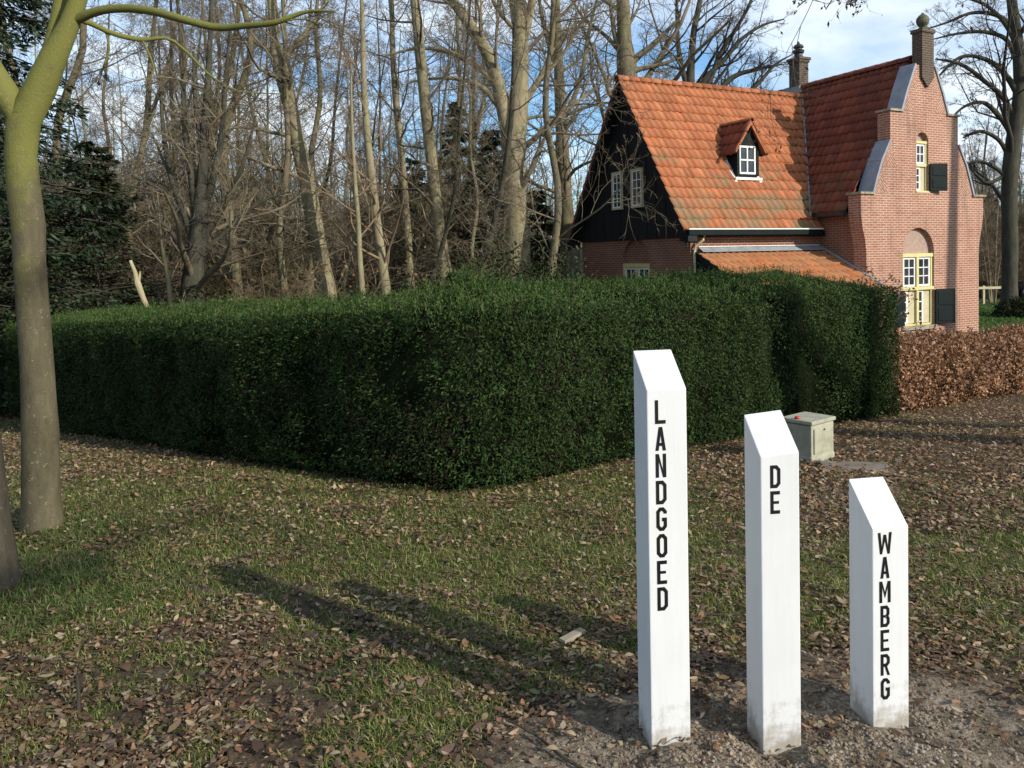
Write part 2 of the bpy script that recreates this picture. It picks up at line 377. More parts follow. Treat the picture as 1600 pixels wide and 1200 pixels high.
def sprout(P, Rr, c, n, t0, ang, length, rr, trop, wob, taper=.25, t1=1.0, rmin=.003):
    """c children on each parent polyline"""
    m, k, _ = P.shape
    tt = t0 + (t1-t0)*((np.arange(c)[None]+rng.random((m, c)))/c)
    x = np.clip(tt*(k-1), 0, k-1.001); i = x.astype(int); f = (x-i)[..., None]; mi = np.arange(m)[:, None]
    pos = P[mi, i]*(1-f)+P[mi, i+1]*f; tan = norm(P[mi, i+1]-P[mi, i]); r0 = Rr[mi, i]*(1-f[..., 0])+Rr[mi, i+1]*f[..., 0]
    N_ = m*c; pos = pos.reshape(N_, 3); tan = tan.reshape(N_, 3); r0 = r0.reshape(N_); tt = tt.reshape(N_)
    per = norm(np.cross(tan, rand_dirs(N_)))
    a = R(ang)*(.7+.6*rng.random(N_))[:, None]
    d = np.cos(a)*tan + np.sin(a)*per
    plen = np.linalg.norm(P[:, 1:]-P[:, :-1], axis=-1).sum(1)
    L = length*np.repeat(plen, c)*(1.15-.75*(tt-t0)/(max(t1-t0, .01)))*(.6+.7*rng.random(N_))
    r = np.maximum(np.minimum(r0*rr, L*.028+.002), rmin)
    out = np.empty((N_, n, 3)); out[:, 0] = pos; st = (L/(n-1))[:, None]
    for j in range(1, n):
        d = norm(d + rng.normal(size=(N_, 3))*wob + np.array([0, 0, trop]))
        out[:, j] = out[:, j-1] + d*st
    rad = r[:, None]*(1-(1-taper)*np.linspace(0, 1, n)[None])
    return out, rad
def resample(pts, n):
    """smooth polyline through pts ((x,y,z,r) rows)"""
    pts = np.array(pts, float); d = np.r_[0, np.cumsum(np.linalg.norm(np.diff(pts[:, :3], axis=0), axis=1))]
    s = np.linspace(0, d[-1], n); out = np.empty((n, 4))
    m = np.gradient(pts, d, axis=0) if len(pts) > 2 else np.repeat(((pts[1]-pts[0])/d[-1])[None], 2, 0)
    for j, x in enumerate(s):
        i = min(max(np.searchsorted(d, x)-1, 0), len(d)-2); h = d[i+1]-d[i]; u = (x-d[i])/h
        out[j] = (2*u**3-3*u**2+1)*pts[i]+(u**3-2*u**2+u)*h*m[i]+(-2*u**3+3*u**2)*pts[i+1]+(u**3-u**2)*h*m[i+1]
    return out
def grow_crown(limbs, levels):
    """limbs: list of (n,4); returns twig groups for each level"""
    n = 14; L = np.stack([resample(l, n) for l in limbs]); P, Rr = L[:, :, :3], L[:, :, 3]
    outs = []
    for lv in levels:
        P, Rr = sprout(P, Rr, **lv); outs.append((P, Rr))
    return outs
def tree_mesh(stems, levels, sides=12, lump=.06, twig_sides=3):
    """stems: list of control polylines (x,y,z,r), grown on by the levels; returns (trunk mesh data, crown mesh data)"""
    tv = []
    for s in stems:
        r = resample(s, 26)
        V, Q = tubes([(r[None, :, :3], r[None, :, 3])], sides)
        ax = np.repeat(r[:, :3], sides, axis=0)
        nz = 1 + lump*(vnoise(V[:, 0]*5+V[:, 2]*1.3, V[:, 1]*5+V[:, 2]*2.1, 4)*2-1) + lump*.7*(vnoise(V[:, 0]*13+V[:, 2]*3, V[:, 1]*13-V[:, 2]*4, 9)*2-1)
        V = ax + (V-ax)*nz[:, None]
        tv.append((V, Q, np.zeros((len(V), 3))))
    tV, tQ, _ = merge(tv)
    outs = grow_crown(stems, levels)
    cm = []
    for i, o in enumerate(outs):
        V, Q = tubes([o], 6 if i == 0 else (4 if i == 1 else twig_sides)); cm.append((V, Q, np.zeros((len(V), 3))))
    cV, cQ, _ = merge(cm)
    return (tV, tQ), (cV, cQ), outs
def make_tree(name, base, stems, levels, label, bark, twig, group=None, cat='tree', sides=12, lump=.06, split=True):
    """stems in world coordinates; thing = Empty at the base"""
    b = np.array(base, float)
    st = [[(p[0]-b[0], p[1]-b[1], p[2]-b[2], p[3]) for p in s] for s in stems]
    (tV, tQ), (cV, cQ), outs = tree_mesh(st, levels, sides, lump)
    e = empty(name, b); tag(e, label, cat, group)
    link('trunk', np_mesh('trunk', tV, tQ, smooth=True), bark, e)
    link('crown', np_mesh('crown', cV, cQ), twig, e)
    return e, outs
def lv(c, n, t0, ang, length, rr, trop, wob, **k): return dict(c=c, n=n, t0=t0, ang=ang, length=length, rr=rr, trop=trop, wob=wob, **k)
def pxstem(pts, Y):
    """(px, py, width in px) or (px, py, width, Y) -> world polyline"""
    o = []
    for p in pts:
        y = p[3] if len(p) > 3 else Y
        q = at(p[0], p[1], y); o.append((q[0], q[1], q[2], p[2]*y/F/2/math.hypot(1, (p[0]-800)/F)))
    return o

# ================================================================== GROUND
def axis(parts):
    return np.unique(np.round(np.concatenate([np.arange(a, b, s) for a, b, s in parts]), 4))
gxs = axis([(-400, -60, 40), (-60, -14, 3), (-14, -3, .22), (-3, 3.2, .026), (3.2, 9, .12), (9, 60, 2), (60, 401, 40)])
gys = axis([(-60, -4, 4), (-4, 1.6, .3), (1.6, 5.0, .028), (5, 11, .07), (11, 22, .4), (22, 80, 4), (80, 600, 40)])
GX, GY = np.meshgrid(gxs, gys); GZ = gz(GX, GY)
def leafmask(x, y):
    """share of dead leaves: deep near the foot of the hedge on the right, patchy elsewhere"""
    m = .20 + .9*(fbm(x*.55+3, y*.55, 31)-.5) + .9*(fbm(x*3.3, y*3.3, 33)-.5) + .7*(fbm(x*9, y*9, 34, 3)-.5)
    m = m + .42*sstep(.6, 2.4, x)*sstep(3.6, 6.5, y) + .16*sstep(4.6, 3.0, y) + .35*sstep(-2.2, -3.6, x)*sstep(5.4, 7, y) - .15*np.exp(-((x+.3)/2.2)**2-((y-5.2)/.9)**2)
    return np.clip(m, 0, 1)
def grassmask(x, y):
    mgr = .72 + 1.0*(fbm(x*.8-5, y*.8, 41)-.5) + .9*(fbm(x*2.9, y*2.9, 43)-.5) + .9*(fbm(x*10, y*10, 44, 3)-.5)
    mgr = mgr + .30*np.exp(-((x+.4)/2.6)**2-((y-5.2)/1.3)**2) - .24*sstep(4.0, 2.6, y) + .2*np.exp(-((x+2.35)/.55)**2-((y-4.4)/.5)**2)
    mgr = mgr - .35*sstep(.8, 2.6, x)*sstep(5.2, 6.6, y) + .4*sstep(13, 20, y)*sstep(2, 9, x) + .25*sstep(1.2, 2.2, x)*sstep(4.6, 3.0, y)
    return np.clip(mgr, 0, 1)*(1-sandmask(x, y))
nx, ny = len(gxs), len(gys)
idx = np.arange(nx*ny).reshape(ny, nx)
Q = np.stack([idx[:-1, :-1], idx[:-1, 1:], idx[1:, 1:], idx[1:, :-1]], -1).reshape(-1, 4)
tint = np.stack([sstep(.35, .75, grassmask(GX, GY)), sandmask(GX, GY), sstep(.3, .7, leafmask(GX, GY))], -1).reshape(-1, 3)
lawn = (sstep(24, 30, GY)*sstep(12, 16, GX)*(1-sstep(42, 50, GY))).ravel(); tint[:, 2] *= 1-lawn
tint[:, 0] = np.maximum(tint[:, 0], (sstep(24, 30, GY)*sstep(14, 19, GX)*(1-sstep(42, 50, GY))).ravel())
o = link('ground', np_mesh('ground', np.stack([GX, GY, GZ], -1).reshape(-1, 3), Q, col=tint, smooth=True), M['ground']); tag(o, kind='structure')

def sample_ground(n, ymin, ymax, spread=.74, xoff=0):
    """points spread evenly over the picture-facing part of the ground (denser near the viewer)"""
    u = rng.random(n); y = ymin*(ymax/ymin)**(u)
    x = (rng.random(n)*2-1)*spread*(y+.6)+xoff
    return x, y
PAL = np.array([(.29, .195, .115), (.23, .135, .07), (.16, .10, .062), (.36, .265, .17), (.27, .15, .08), (.13, .085, .058), (.31, .235, .165), (.10, .068, .048), (.33, .27, .15), (.20, .105, .055)])
# fallen leaves --------------------------------------------------
def fallen(n, ymin, ymax, size):
    x, y = sample_ground(n, ymin, ymax)
    keep = rng.random(n) < (.11+.89*sstep(.12, .75, leafmask(x, y)))*(1-.90*sandmask(x, y))
    x, y = x[keep], y[keep]; n = len(x)
    z = gz(x, y) + rng.random(n)*.018 + .002
    a = rng.random(n)*2*math.pi; tilt = rng.normal(size=n)*.2; roll = rng.normal(size=n)*.4
    D = np.stack([np.cos(a)*np.cos(tilt), np.sin(a)*np.cos(tilt), np.sin(tilt)], -1)
    up = norm(np.stack([rng.normal(size=n)*.24, rng.normal(size=n)*.24, np.ones(n)], -1))
    S = norm(np.cross(D, up)); up = np.cross(S, D)
    L = size*(.45+1.1*rng.random(n)**2); Wd = L*(.38+.25*rng.random(n)); curl = rng.normal(size=n)*.15
    rows = [(0, .15), (.28, .75), (.62, 1.0), (1, .3)]
    V = np.empty((n, 8, 3)); P = np.stack([x, y, z], -1)
    cup = (rng.random(n)*.5-.1)
    for i, (s, wd) in enumerate(rows):
        c = P + D*(L*(s-.5))[:, None] + up*(curl*L*4*(s-.5)**2 + .004)[:, None]
        e = S*(Wd*wd*.5)[:, None] + up*(np.abs(cup)*Wd*wd*.5)[:, None]; e2 = -S*(Wd*wd*.5)[:, None] + up*(np.abs(cup)*Wd*wd*.5)[:, None]
        V[:, 2*i] = c+e; V[:, 2*i+1] = c+e2
    base = np.arange(n)[:, None]*8
    Q = np.stack([base+np.array([2*i, 2*i+1, 2*i+3, 2*i+2]) for i in range(3)], 1).reshape(-1, 4)
    C = PAL[rng.integers(0, len(PAL), n)]*(.45+.9*rng.random((n, 1))**1.5)
    C[:, 1] *= .93+.14*rng.random(n)
    return V.reshape(-1, 3), Q, np.repeat(C, 8, axis=0)
def far_fallen(n, ymin, ymax, size):
    x, y = sample_ground(n, ymin, ymax); keep = rng.random(n) < .15+.85*sstep(.12, .8, leafmask(x, y)); x, y = x[keep], y[keep]; n = len(x)
    D = rand_dirs(n); D[:, 2] *= .35; Nn = rand_dirs(n)*.5+np.array([0, 0, 1.0])
    return cards(np.stack([x, y, gz(x, y)+.004+.02*rng.random(n)], -1), D, Nn, size*(.5+.8*rng.random(n)), size*.55*(.6+.7*rng.random(n)), PAL[rng.integers(0, len(PAL), n)]*(.6+.8*rng.random((n, 1))))
V, Q, C = merge([fallen(170000, 1.7, 5.5, .028), fallen(7000, 1.7, 6, .046), far_fallen(150000, 4.6, 16, .042)])
tag(link('fallen_leaves', np_mesh('fallen_leaves', V, Q, col=C), M['dead']), 'dry brown leaves scattered over the grass', 'leaves', kind='stuff')
# grass --------------------------------------------------------------
def blades(x, y, hgt, wid, C):
    n = len(x); z = gz(x, y)-.004; a = rng.random(n)*2*math.pi
    lean = .4+1.1*rng.random(n); dx, dy = np.cos(a), np.sin(a)
    P = np.stack([x, y, z], -1); S = np.stack([-dy, dx, 0*dx], -1)*wid[:, None]*.5
    mid = P + np.stack([dx*hgt*lean*.3, dy*hgt*lean*.3, hgt*(.62-.14*lean)], -1); tip = P + np.stack([dx*hgt*lean, dy*hgt*lean, hgt*(1-.38*lean)], -1)
    V = np.stack([P-S, P+S, mid+S*.8, tip, mid-S*.8], 1)
    b = np.arange(n)[:, None]*5
    Q = np.concatenate([b+np.array([[0, 1, 2, 4]]), b+np.array([[4, 2, 3, 3]])], 0)
    return V.reshape(-1, 3), Q, np.repeat(C, 5, axis=0)
def grass_field(n, ymin, ymax, hmean, wmean):
    x, y = sample_ground(n, ymin, ymax)
    keep = rng.random(n) < sstep(.30, .85, grassmask(x, y))
    x, y = x[keep], y[keep]; n = len(x)
    pal = np.array([(.135, .165, .036), (.10, .13, .028), (.18, .19, .05), (.25, .22, .08), (.075, .10, .024), (.31, .26, .13), (.12, .17, .03)])
    C = pal[rng.integers(0, len(pal), n)]*(.8+.65*rng.random((n, 1)))
    return blades(x, y, hmean*(.4+1.0*rng.random(n)), wmean*(.7+.6*rng.random(n)), C)
def tuft(cx, cy, rad, n, h):
    r = rad*np.sqrt(rng.random(n)); a = rng.random(n)*6.283
    pal = np.array([(.085, .13, .03), (.12, .165, .045), (.06, .09, .022), (.15, .15, .06)])
    return blades(cx+r*np.cos(a), cy+r*np.sin(a), h*(.4+.9*rng.random(n)), .006*np.ones(n), pal[rng.integers(0, 4, n)]*(.7+.5*rng.random((n, 1))))
parts = [grass_field(560000, 1.7, 13, .030, .0042), grass_field(50000, 3.5, 14, .045, .005)]
lx, ly = 12+16*rng.random(40000), 24+18*rng.random(40000); parts.append(blades(lx, ly, .10*(.5+rng.random(40000)), .03*np.ones(40000), np.array([(.055, .13, .02), (.08, .16, .03), (.04, .09, .015)])[rng.integers(0, 3, 40000)]))
for px, py, rad, n, h in ((60, 905, .26, 1500, .11), (110, 935, .25, 1300, .08), (130, 830, .25, 1300, .08), (540, 1010, .12, 300, .06), (545, 1060, .10, 300, .06), (95, 850, .2, 700, .07), (770, 815, .35, 900, .05), (30, 960, .25, 900, .09), (200, 905, .3, 900, .06)):
    q = on_ground(px, py); parts.append(tuft(q[0], q[1], rad*1.3, n, h*.7))
# scruffy stems along the foot of the hedge
x, y = rng.random(500)*6-2, None
V, Q, C = merge(parts)
# triangles were written as quads with a doubled corner: split them out
tri = Q[:, 2] == Q[:, 3]
mbl = bpy.data.meshes.new('grass')
mbl.vertices.add(len(V)); mbl.vertices.foreach_set('co', V.astype(np.float32).ravel())
q4, q3 = Q[~tri], Q[tri][:, :3]
mbl.loops.add(q4.size+q3.size); mbl.loops.foreach_set('vertex_index', np.concatenate([q4.ravel(), q3.ravel()]).astype(np.int32))
mbl.polygons.add(len(q4)+len(q3)); mbl.polygons.foreach_set('loop_start', np.concatenate([np.arange(len(q4))*4, q4.size+np.arange(len(q3))*3]).astype(np.int32))
mbl.update(calc_edges=True)
ca = mbl.color_attributes.new('tint', 'FLOAT_COLOR', 'POINT'); c4 = np.ones((len(C), 4), np.float32); c4[:, :3] = C; ca.data.foreach_set('color', c4.ravel())
tag(link('grass', mbl, M['grassb']), 'thin winter grass growing through the leaves', 'grass', kind='stuff')
# clods of dug soil around the posts ----------------------------------
n = 14000
k = rng.integers(0, 3, n); ctr = np.array([((a[0]+b[0])/2, (a[1]+b[1])/2) for a, b in POSTS])[k]
r = .09+.42*np.abs(rng.normal(size=n))*.6; a = rng.random(n)*6.283
cx, cy = ctr[:, 0]+r*np.cos(a), ctr[:, 1]+.03+r*np.sin(a)*.8
ok = np.ones(n, bool)
for (p, q) in POSTS: ok &= ~((np.abs(cx-(p[0]+q[0])/2+.01) < .085) & (cy > p[1]-.012) & (cy < p[1]+.16))
cx, cy, n = cx[ok], cy[ok], int(ok.sum())
ico = np.array([(0, 0, 1), (.894, 0, .447), (.276, .851, .447), (-.724, .526, .447), (-.724, -.526, .447), (.276, -.851, .447), (.724, .526, -.447), (-.276, .851, -.447), (-.894, 0, -.447), (-.276, -.851, -.447), (.724, -.526, -.447), (0, 0, -1)])
icf = np.array([(0, 1, 2), (0, 2, 3), (0, 3, 4), (0, 4, 5), (0, 5, 1), (1, 6, 2), (2, 7, 3), (3, 8, 4), (4, 9, 5), (5, 10, 1), (6, 7, 2), (7, 8, 3), (8, 9, 4), (9, 10, 5), (10, 6, 1), (11, 7, 6), (11, 8, 7), (11, 9, 8), (11, 10, 9), (11, 6, 10)])
sz = .0018+.009*rng.random(n)**7
V = ico[None]*(.45+1.0*rng.random((n, 12, 1)))*sz[:, None, None]*np.array([1, 1, .7]) + np.stack([cx, cy, gz(cx, cy)+sz*.05], -1)[:, None]
Q = (icf[None]+np.arange(n)[:, None, None]*12).reshape(-1, 3)
tag(link('soil_clods', np_mesh('soil_clods', V.reshape(-1, 3), Q), M['clod']), 'loose clods of sandy soil dug up around the white posts', 'soil', kind='stuff')

# ================================================================== POSTS
def stroke(mb, pts, w, fn, closed=False):
    pts = [np.array(p, float) for p in pts]; n = len(pts); L, Rr = [], []
    for i in range(n):
        pv = pts[i-1] if (i > 0 or closed) else None; nx_ = pts[(i+1) % n] if (i < n-1 or closed) else None
        d1 = (pts[i]-pv)/np.linalg.norm(pts[i]-pv) if pv is not None else None
        d2 = (nx_-pts[i])/np.linalg.norm(nx_-pts[i]) if nx_ is not None else None
        d1 = d2 if d1 is None else d1; d2 = d1 if d2 is None else d2
        n1, n2 = np.array([-d1[1], d1[0]]), np.array([-d2[1], d2[0]])
        mdir = n1+n2; mdir /= max(np.linalg.norm(mdir), 1e-6); c = max(mdir @ n1, .45)
        L.append(pts[i]+mdir*w/2/c); Rr.append(pts[i]-mdir*w/2/c)
    for i in range(n if closed else n-1):
        j = (i+1) % n; mb.face([fn(*Rr[i]), fn(*Rr[j]), fn(*L[j]), fn(*L[i])])
SW = .155
def glyph(mb, ch, fn):
    h = SW/2; T = 1-h; B = h; W_ = .50
    def st(p, cl=False): stroke(mb, p, SW, fn, cl)
    def poly(p): mb.face([fn(*q) for q in p])
    l, r = h, W_-h
    if ch == 'L': st([(l, 1), (l, B), (W_, B)])
    elif ch == 'A':
        poly([(0, 0), (.155, 0), (.25, .68), (.25, 1), (.165, 1)]); poly([(.50, 0), (.335, 1), (.25, 1), (.25, .68), (.345, 0)])
        poly([(.183, .20), (.317, .20), (.299, .33), (.201, .33)])
    elif ch == 'N':
        poly([(0, 0), (SW, 0), (SW, 1), (0, 1)]); poly([(W_-SW, 0), (W_, 0), (W_, 1), (W_-SW, 1)])
        poly([(SW, 1), (SW, .70), (W_-SW, 0), (W_-SW, .30)])
    elif ch == 'D': st([(l, B), (r-.12, B), (r, B+.13), (r, T-.13), (r-.12, T), (l, T)], True)
    elif ch == 'O': st([(l, B+.12), (l+.11, B), (r-.11, B), (r, B+.12), (r, T-.12), (r-.11, T), (l+.11, T), (l, T-.12)], True)
    elif ch == 'G': st([(r, T-.20), (r, T-.12), (r-.11, T), (l+.11, T), (l, T-.12), (l, B+.12), (l+.11, B), (r-.11, B), (r, B+.12), (r, .48), (.27, .48)])
    elif ch == 'E': st([(W_-.03, T), (l, T), (l, B), (W_-.03, B)]); poly([(SW, .44), (W_-.08, .44), (W_-.08, .56), (SW, .56)])
    elif ch == 'B':
        st([(l, .5+.0), (l, B), (r-.10, B), (r, B+.11), (r, .5-.12), (r-.08, .5-.0)]); st([(l, .5+.001), (l, T), (r-.10, T), (r-.01, T-.11), (r-.01, .5+.12), (r-.08, .5+.001)])
        poly([(SW, .44), (r-.13, .44), (r-.13, .56), (SW, .56)])
    elif ch == 'R':
        st([(l, 0), (l, T), (r-.11, T), (r, T-.12), (r, .60), (r-.11, .48), (SW, .48)]); poly([(.22, .415), (.35, .415), (W_+.01, 0), (W_-.13, 0)])
    elif ch == 'M':
        poly([(0, 0), (SW, 0), (SW, 1), (0, 1)]); poly([(.62-SW, 0), (.62, 0), (.62, 1), (.62-SW, 1)])
        poly([(SW, 1), (SW, .74), (.31, .20), (.31, .48)]); poly([(.31, .20), (.62-SW, .74), (.62-SW, 1), (.31, .48)])
    elif ch == 'W':
        poly([(0, 1), (.15, 1), (.205, .42), (.235, .0), (.12, .0)]); poly([(.385, .90), (.31, .90), (.205, .20), (.235, 0), (.385, .62)]); poly([(.385, .90), (.385, .62), (.535, 0), (.565, .20), (.46, .90)]); poly([(.77, 1), (.65, 0), (.535, 0), (.565, .42), (.62, 1)])
def letter_w(ch): return {'M': .62, 'W': .77}.get(ch, .5)
def zat(x, y, py):
    """height at which the vertical through (x, y) meets picture row py"""
    lo, hi = -1, 4
    for _ in range(50):
        m = (lo+hi)/2; d = np.array([x, y, m-H]); r = PYC-F*(d@UP)/(d@FW)
        if r > py: lo = m
        else: hi = m
    return lo
def make_post(k, word, pyf, pyb, bury, label, lx, ztop_py, zbot_py, skew=0):
    (x0, y0), (x1, y1) = POSTS[k]; wv = np.array([x1-x0, y1-y0]); W = np.linalg.norm(wv); u = wv/W; v = np.array([-u[1], u[0]])
    zg = float(gz0(x0, y0))-.0
    e = empty('sign_post', (x0, y0, zg), math.atan2(u[1], u[0])); tag(e, label, 'post', 'white lettered posts')
    zf = zat(x1, y1, pyf)-zg; bx, by = np.array([x1, y1])+v*W; zb = zat(bx, by, pyb)-zg
    mb = MB(); D = W; z0 = -.25
    p = [(0, 0), (W, 0), (W, D), (0, D)]; top = [zf-skew, zf, zb, zb-skew]
    mb.hexa([(a, b, z0) for a, b in p]+[(p[i][0], p[i][1], top[i]) for i in range(4)])
    mb.build('post_body', M['post'], e, bevel=.0035)
    lm = MB(); zt = zat(*(np.array([x0, y0])+u*.04), ztop_py)-zg; zbm = zat(*(np.array([x0, y0])+u*.04), zbot_py)-zg
    n = len(word); pitch = (zt-zbm)/(n-1+.885); hl = pitch*.885
    for i, ch in enumerate(word):
        zz = zt-pitch*i-hl; xo = lx-letter_w(ch)*hl*.92/2
        glyph(lm, ch, lambda a, b: (xo+a*hl*.92, -.0012, zz+b*hl))
    lm.build('lettering', M['black'], e)
    return e
make_post(0, 'LANDGOED', 607, 545.5, 0, 'tallest white wooden post with slanted top and eight black letters', .045, 625, 954)
make_post(1, 'DE', 706, 640, 0, 'middle height white wooden post with only two black letters', .050, 727, 803, .012)
make_post(2, 'WAMBERG', 822, 744, 0, 'shortest white wooden post with slanted top and seven black letters', .046, 832, 1093)

# ================================================================== HEDGES
def hedge(stations, depth, n_front, n_top, pal, pal_top, leaf, core, name, label, cat, L, Wd, shoots, endcap=True, bulge=.06, leaf_out=.06):
    """stations: (px, py of foot, py of top front edge)"""
    S = []
    for px, pb, pt, rs in stations:
        q = on_ground(px, pb); S.append((q[0], q[1], gz0(q[0], q[1]), zat(q[0], q[1], pt), rs))
    S = np.array(S); d = np.r_[0, np.cumsum(np.hypot(*np.diff(S[:, :2], axis=0).T))]
    s = np.linspace(0, d[-1], int(d[-1]/.12)); Pn = np.stack([np.interp(s, d, S[:, i]) for i in range(5)], -1)
    for _ in range(26): Pn[1:-1] = (Pn[:-2]+2*Pn[1:-1]+Pn[2:])/4
    T = norm(np.gradient(Pn[:, :2], axis=0)); N2 = np.stack([T[:, 1], -T[:, 0]], -1)          # outward (towards the viewer)
    for _ in range(30): N2[1:-1] = (N2[:-2]+2*N2[1:-1]+N2[2:])/4
    N2 = norm(N2); zr = Pn[:, 4]
    def sam(u):
        x = u*(len(s)-1); i = np.minimum(x.astype(int), len(s)-2); f = (x-i)[:, None]
        return Pn[i]*(1-f)+Pn[i+1]*f, norm(N2[i]*(1-f)+N2[i+1]*f), zr[i]
    parts = []
    def add(P, nrm, C, lsc=1.0, up=.25, flat=False):
        n = len(P); D = norm(nrm*(.12 if flat else .55) + rand_dirs(n)*.9 + np.array([0, 0, up])); Nn = norm(nrm+rand_dirs(n)*(.38 if flat else .7))
        parts.append(cards(P, D, Nn, L*lsc*(.6+.8*rng.random(n)), Wd*lsc*(.7+.6*rng.random(n)), C))
    # front
    n = n_front; u = rng.random(n); p, nv, _ = sam(u); t = rng.random(n)**.95
    n3 = np.concatenate([nv, np.zeros((n, 1))], 1)
    lump = bulge*2.2*(fbm(u*d[-1]*1.3, t*1.6, 51)-.5)*2 + bulge*1.2*(fbm(u*d[-1]*5, t*6, 52)-.5)*2
    out = lump - .20*rng.random(n)**1.6 + .05 - .12*sstep(.12, 0, t) - .10*sstep(.90, 1, t)
    P = np.concatenate([p[:, :2], (p[:, 2]+t*(p[:, 3]-p[:, 2]))[:, None]], 1) + n3*out[:, None]
    thin = fbm(u*d[-1]*2.2, t*3.2, 57, 4)
    keep = rng.random(n) < sstep(.26, .50, thin)*.86+.14
    C = pal[rng.integers(0, len(pal), n)]*(.6+.8*rng.random((n, 1)))*(.55+.9*fbm(u*d[-1]*.9, t*1.5, 55)[:, None])
    dry = rng.random(n) < .35*sstep(.56, .70, fbm(u*d[-1]*1.7, t*2.2, 58))          # patches where the inner twigs have browned
    if L < .04: C[dry] = np.array([.028, .020, .012])*(.6+.8*rng.random((int(dry.sum()), 1)))
    add(P[keep], n3[keep], C[keep], flat=True)
    n = n_front//220; u = rng.random(n); p, nv, _ = sam(u); t = .1+.85*rng.random(n); n3 = np.concatenate([nv, np.zeros((n, 1))], 1)
    b = np.concatenate([p[:, :2], (p[:, 2]+t*(p[:, 3]-p[:, 2]))[:, None]], 1); ln_ = .04+.12*rng.random(n)**2; dd = norm(n3+rand_dirs(n)*.7+np.array([0, 0, .5]))
    for q in range(5): parts.append(cards(b+dd*(ln_*q/5)[:, None], norm(dd+rand_dirs(n)), rand_dirs(n), L*.9*(.6+.6*rng.random(n)), Wd*.9*np.ones(n), pal_top[rng.integers(0, len(pal_top), n)]*(.3+.5*rng.random((n, 1)))))
    # top
    n = n_top; u = rng.random(n); p, nv, zrr = sam(u); w_ = rng.random(n); n3 = np.concatenate([nv, np.zeros((n, 1))], 1)
    z = p[:, 3] + zrr*sstep(0, .75, w_) + .24*(fbm(u*d[-1]*1.5, w_*2.4, 61)-.5) + .16*(fbm(u*d[-1]*6, w_*9, 62)-.5) - .10*sstep(.10, 0, w_)
    P = np.concatenate([p[:, :2], z[:, None]], 1) - n3*(w_*depth)[:, None]; P[:, 2] -= .06*rng.random(n)**2
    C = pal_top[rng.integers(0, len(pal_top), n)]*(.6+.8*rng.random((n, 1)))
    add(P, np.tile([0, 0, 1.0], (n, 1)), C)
    # shoots sticking up from the top
    n = shoots; u = rng.random(n); p, nv, zrr = sam(u); w_ = rng.random(n); n3 = np.concatenate([nv, np.zeros((n, 1))], 1)
    hh = .04+.13*rng.random(n)*(.2+1.3*fbm(u*d[-1]*1.3, w_*2, 66))
    b = np.concatenate([p[:, :2], (p[:, 3]+zrr*sstep(0, .75, w_)+.20*(fbm(u*d[-1]*1.5, w_*2.4, 61)-.5)-.03)[:, None]], 1) - n3*(w_*depth)[:, None]
    lean = rng.normal(size=(n, 3))*.22; lean[:, 2] = 1
    for q in range(9):
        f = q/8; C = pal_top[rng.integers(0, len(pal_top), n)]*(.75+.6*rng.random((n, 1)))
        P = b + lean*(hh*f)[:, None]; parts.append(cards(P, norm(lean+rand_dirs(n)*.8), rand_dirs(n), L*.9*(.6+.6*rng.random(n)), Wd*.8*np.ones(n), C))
    # ends
    if endcap:
        n = n_front//9; w_ = rng.random(n); t = rng.random(n); e = Pn[-1]; nn = N2[-1]; tt = T[-1]
        P = np.stack([e[0]-nn[0]*w_*depth, e[1]-nn[1]*w_*depth, e[2]+t*(e[3]-e[2]+zr[-1]*sstep(0, .7, w_))], -1) + np.array([tt[0], tt[1], 0])*(.06+.10*(fbm(w_*4, t*4, 71)-.4)*2-.08*rng.random(n)**2)[:, None]
        add(P, np.tile([tt[0], tt[1], .0], (n, 1)), pal[rng.integers(0, len(pal), n)]*(.6+.8*rng.random((n, 1))))
    V, Q, C = merge(parts)
    o = link(name, np_mesh(name, V, Q, col=C), leaf); tag(o, label, cat)
    # closed dark mesh behind the leaves that blocks the view through
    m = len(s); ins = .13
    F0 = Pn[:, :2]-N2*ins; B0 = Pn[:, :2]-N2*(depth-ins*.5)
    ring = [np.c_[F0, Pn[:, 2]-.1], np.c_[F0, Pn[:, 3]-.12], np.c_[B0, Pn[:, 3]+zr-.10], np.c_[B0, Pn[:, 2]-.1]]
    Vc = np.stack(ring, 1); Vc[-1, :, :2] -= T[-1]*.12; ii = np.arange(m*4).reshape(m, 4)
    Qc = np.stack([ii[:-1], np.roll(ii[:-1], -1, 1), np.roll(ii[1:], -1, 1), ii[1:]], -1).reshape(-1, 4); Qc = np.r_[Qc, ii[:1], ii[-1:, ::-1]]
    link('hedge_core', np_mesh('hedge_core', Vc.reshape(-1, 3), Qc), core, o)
    return Pn, N2
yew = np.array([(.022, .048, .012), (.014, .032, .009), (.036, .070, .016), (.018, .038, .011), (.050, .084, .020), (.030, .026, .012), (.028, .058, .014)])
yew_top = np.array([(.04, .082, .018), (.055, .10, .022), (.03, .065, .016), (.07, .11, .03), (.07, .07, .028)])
ST = [(-420, 606, 520, .1), (-200, 622, 512, .1), (0, 645, 510, .10), (100, 679, 506, .10), (200, 693, 503, .08), (300, 716, 500, .07), (400, 732, 496, .06), (500, 745, 492, .08), (600, 762, 488, .13), (690, 776, 485, .17), (750, 780, 484, .17), (810, 772, 482, .17), (900, 746, 478, .14), (990, 723, 474, .08), (1100, 703, 468, .10), (1180, 688, 461, .17), (1245, 674, 456, .19), (1330, 663, 451, .17), (1398, 655, 450, .06)]
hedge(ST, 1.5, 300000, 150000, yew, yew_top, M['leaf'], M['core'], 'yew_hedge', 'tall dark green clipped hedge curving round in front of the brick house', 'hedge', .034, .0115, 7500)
beech = np.array([(.30, .155, .08), (.24, .115, .055), (.36, .21, .12), (.18, .085, .045), (.42, .27, .17), (.13, .065, .037)])
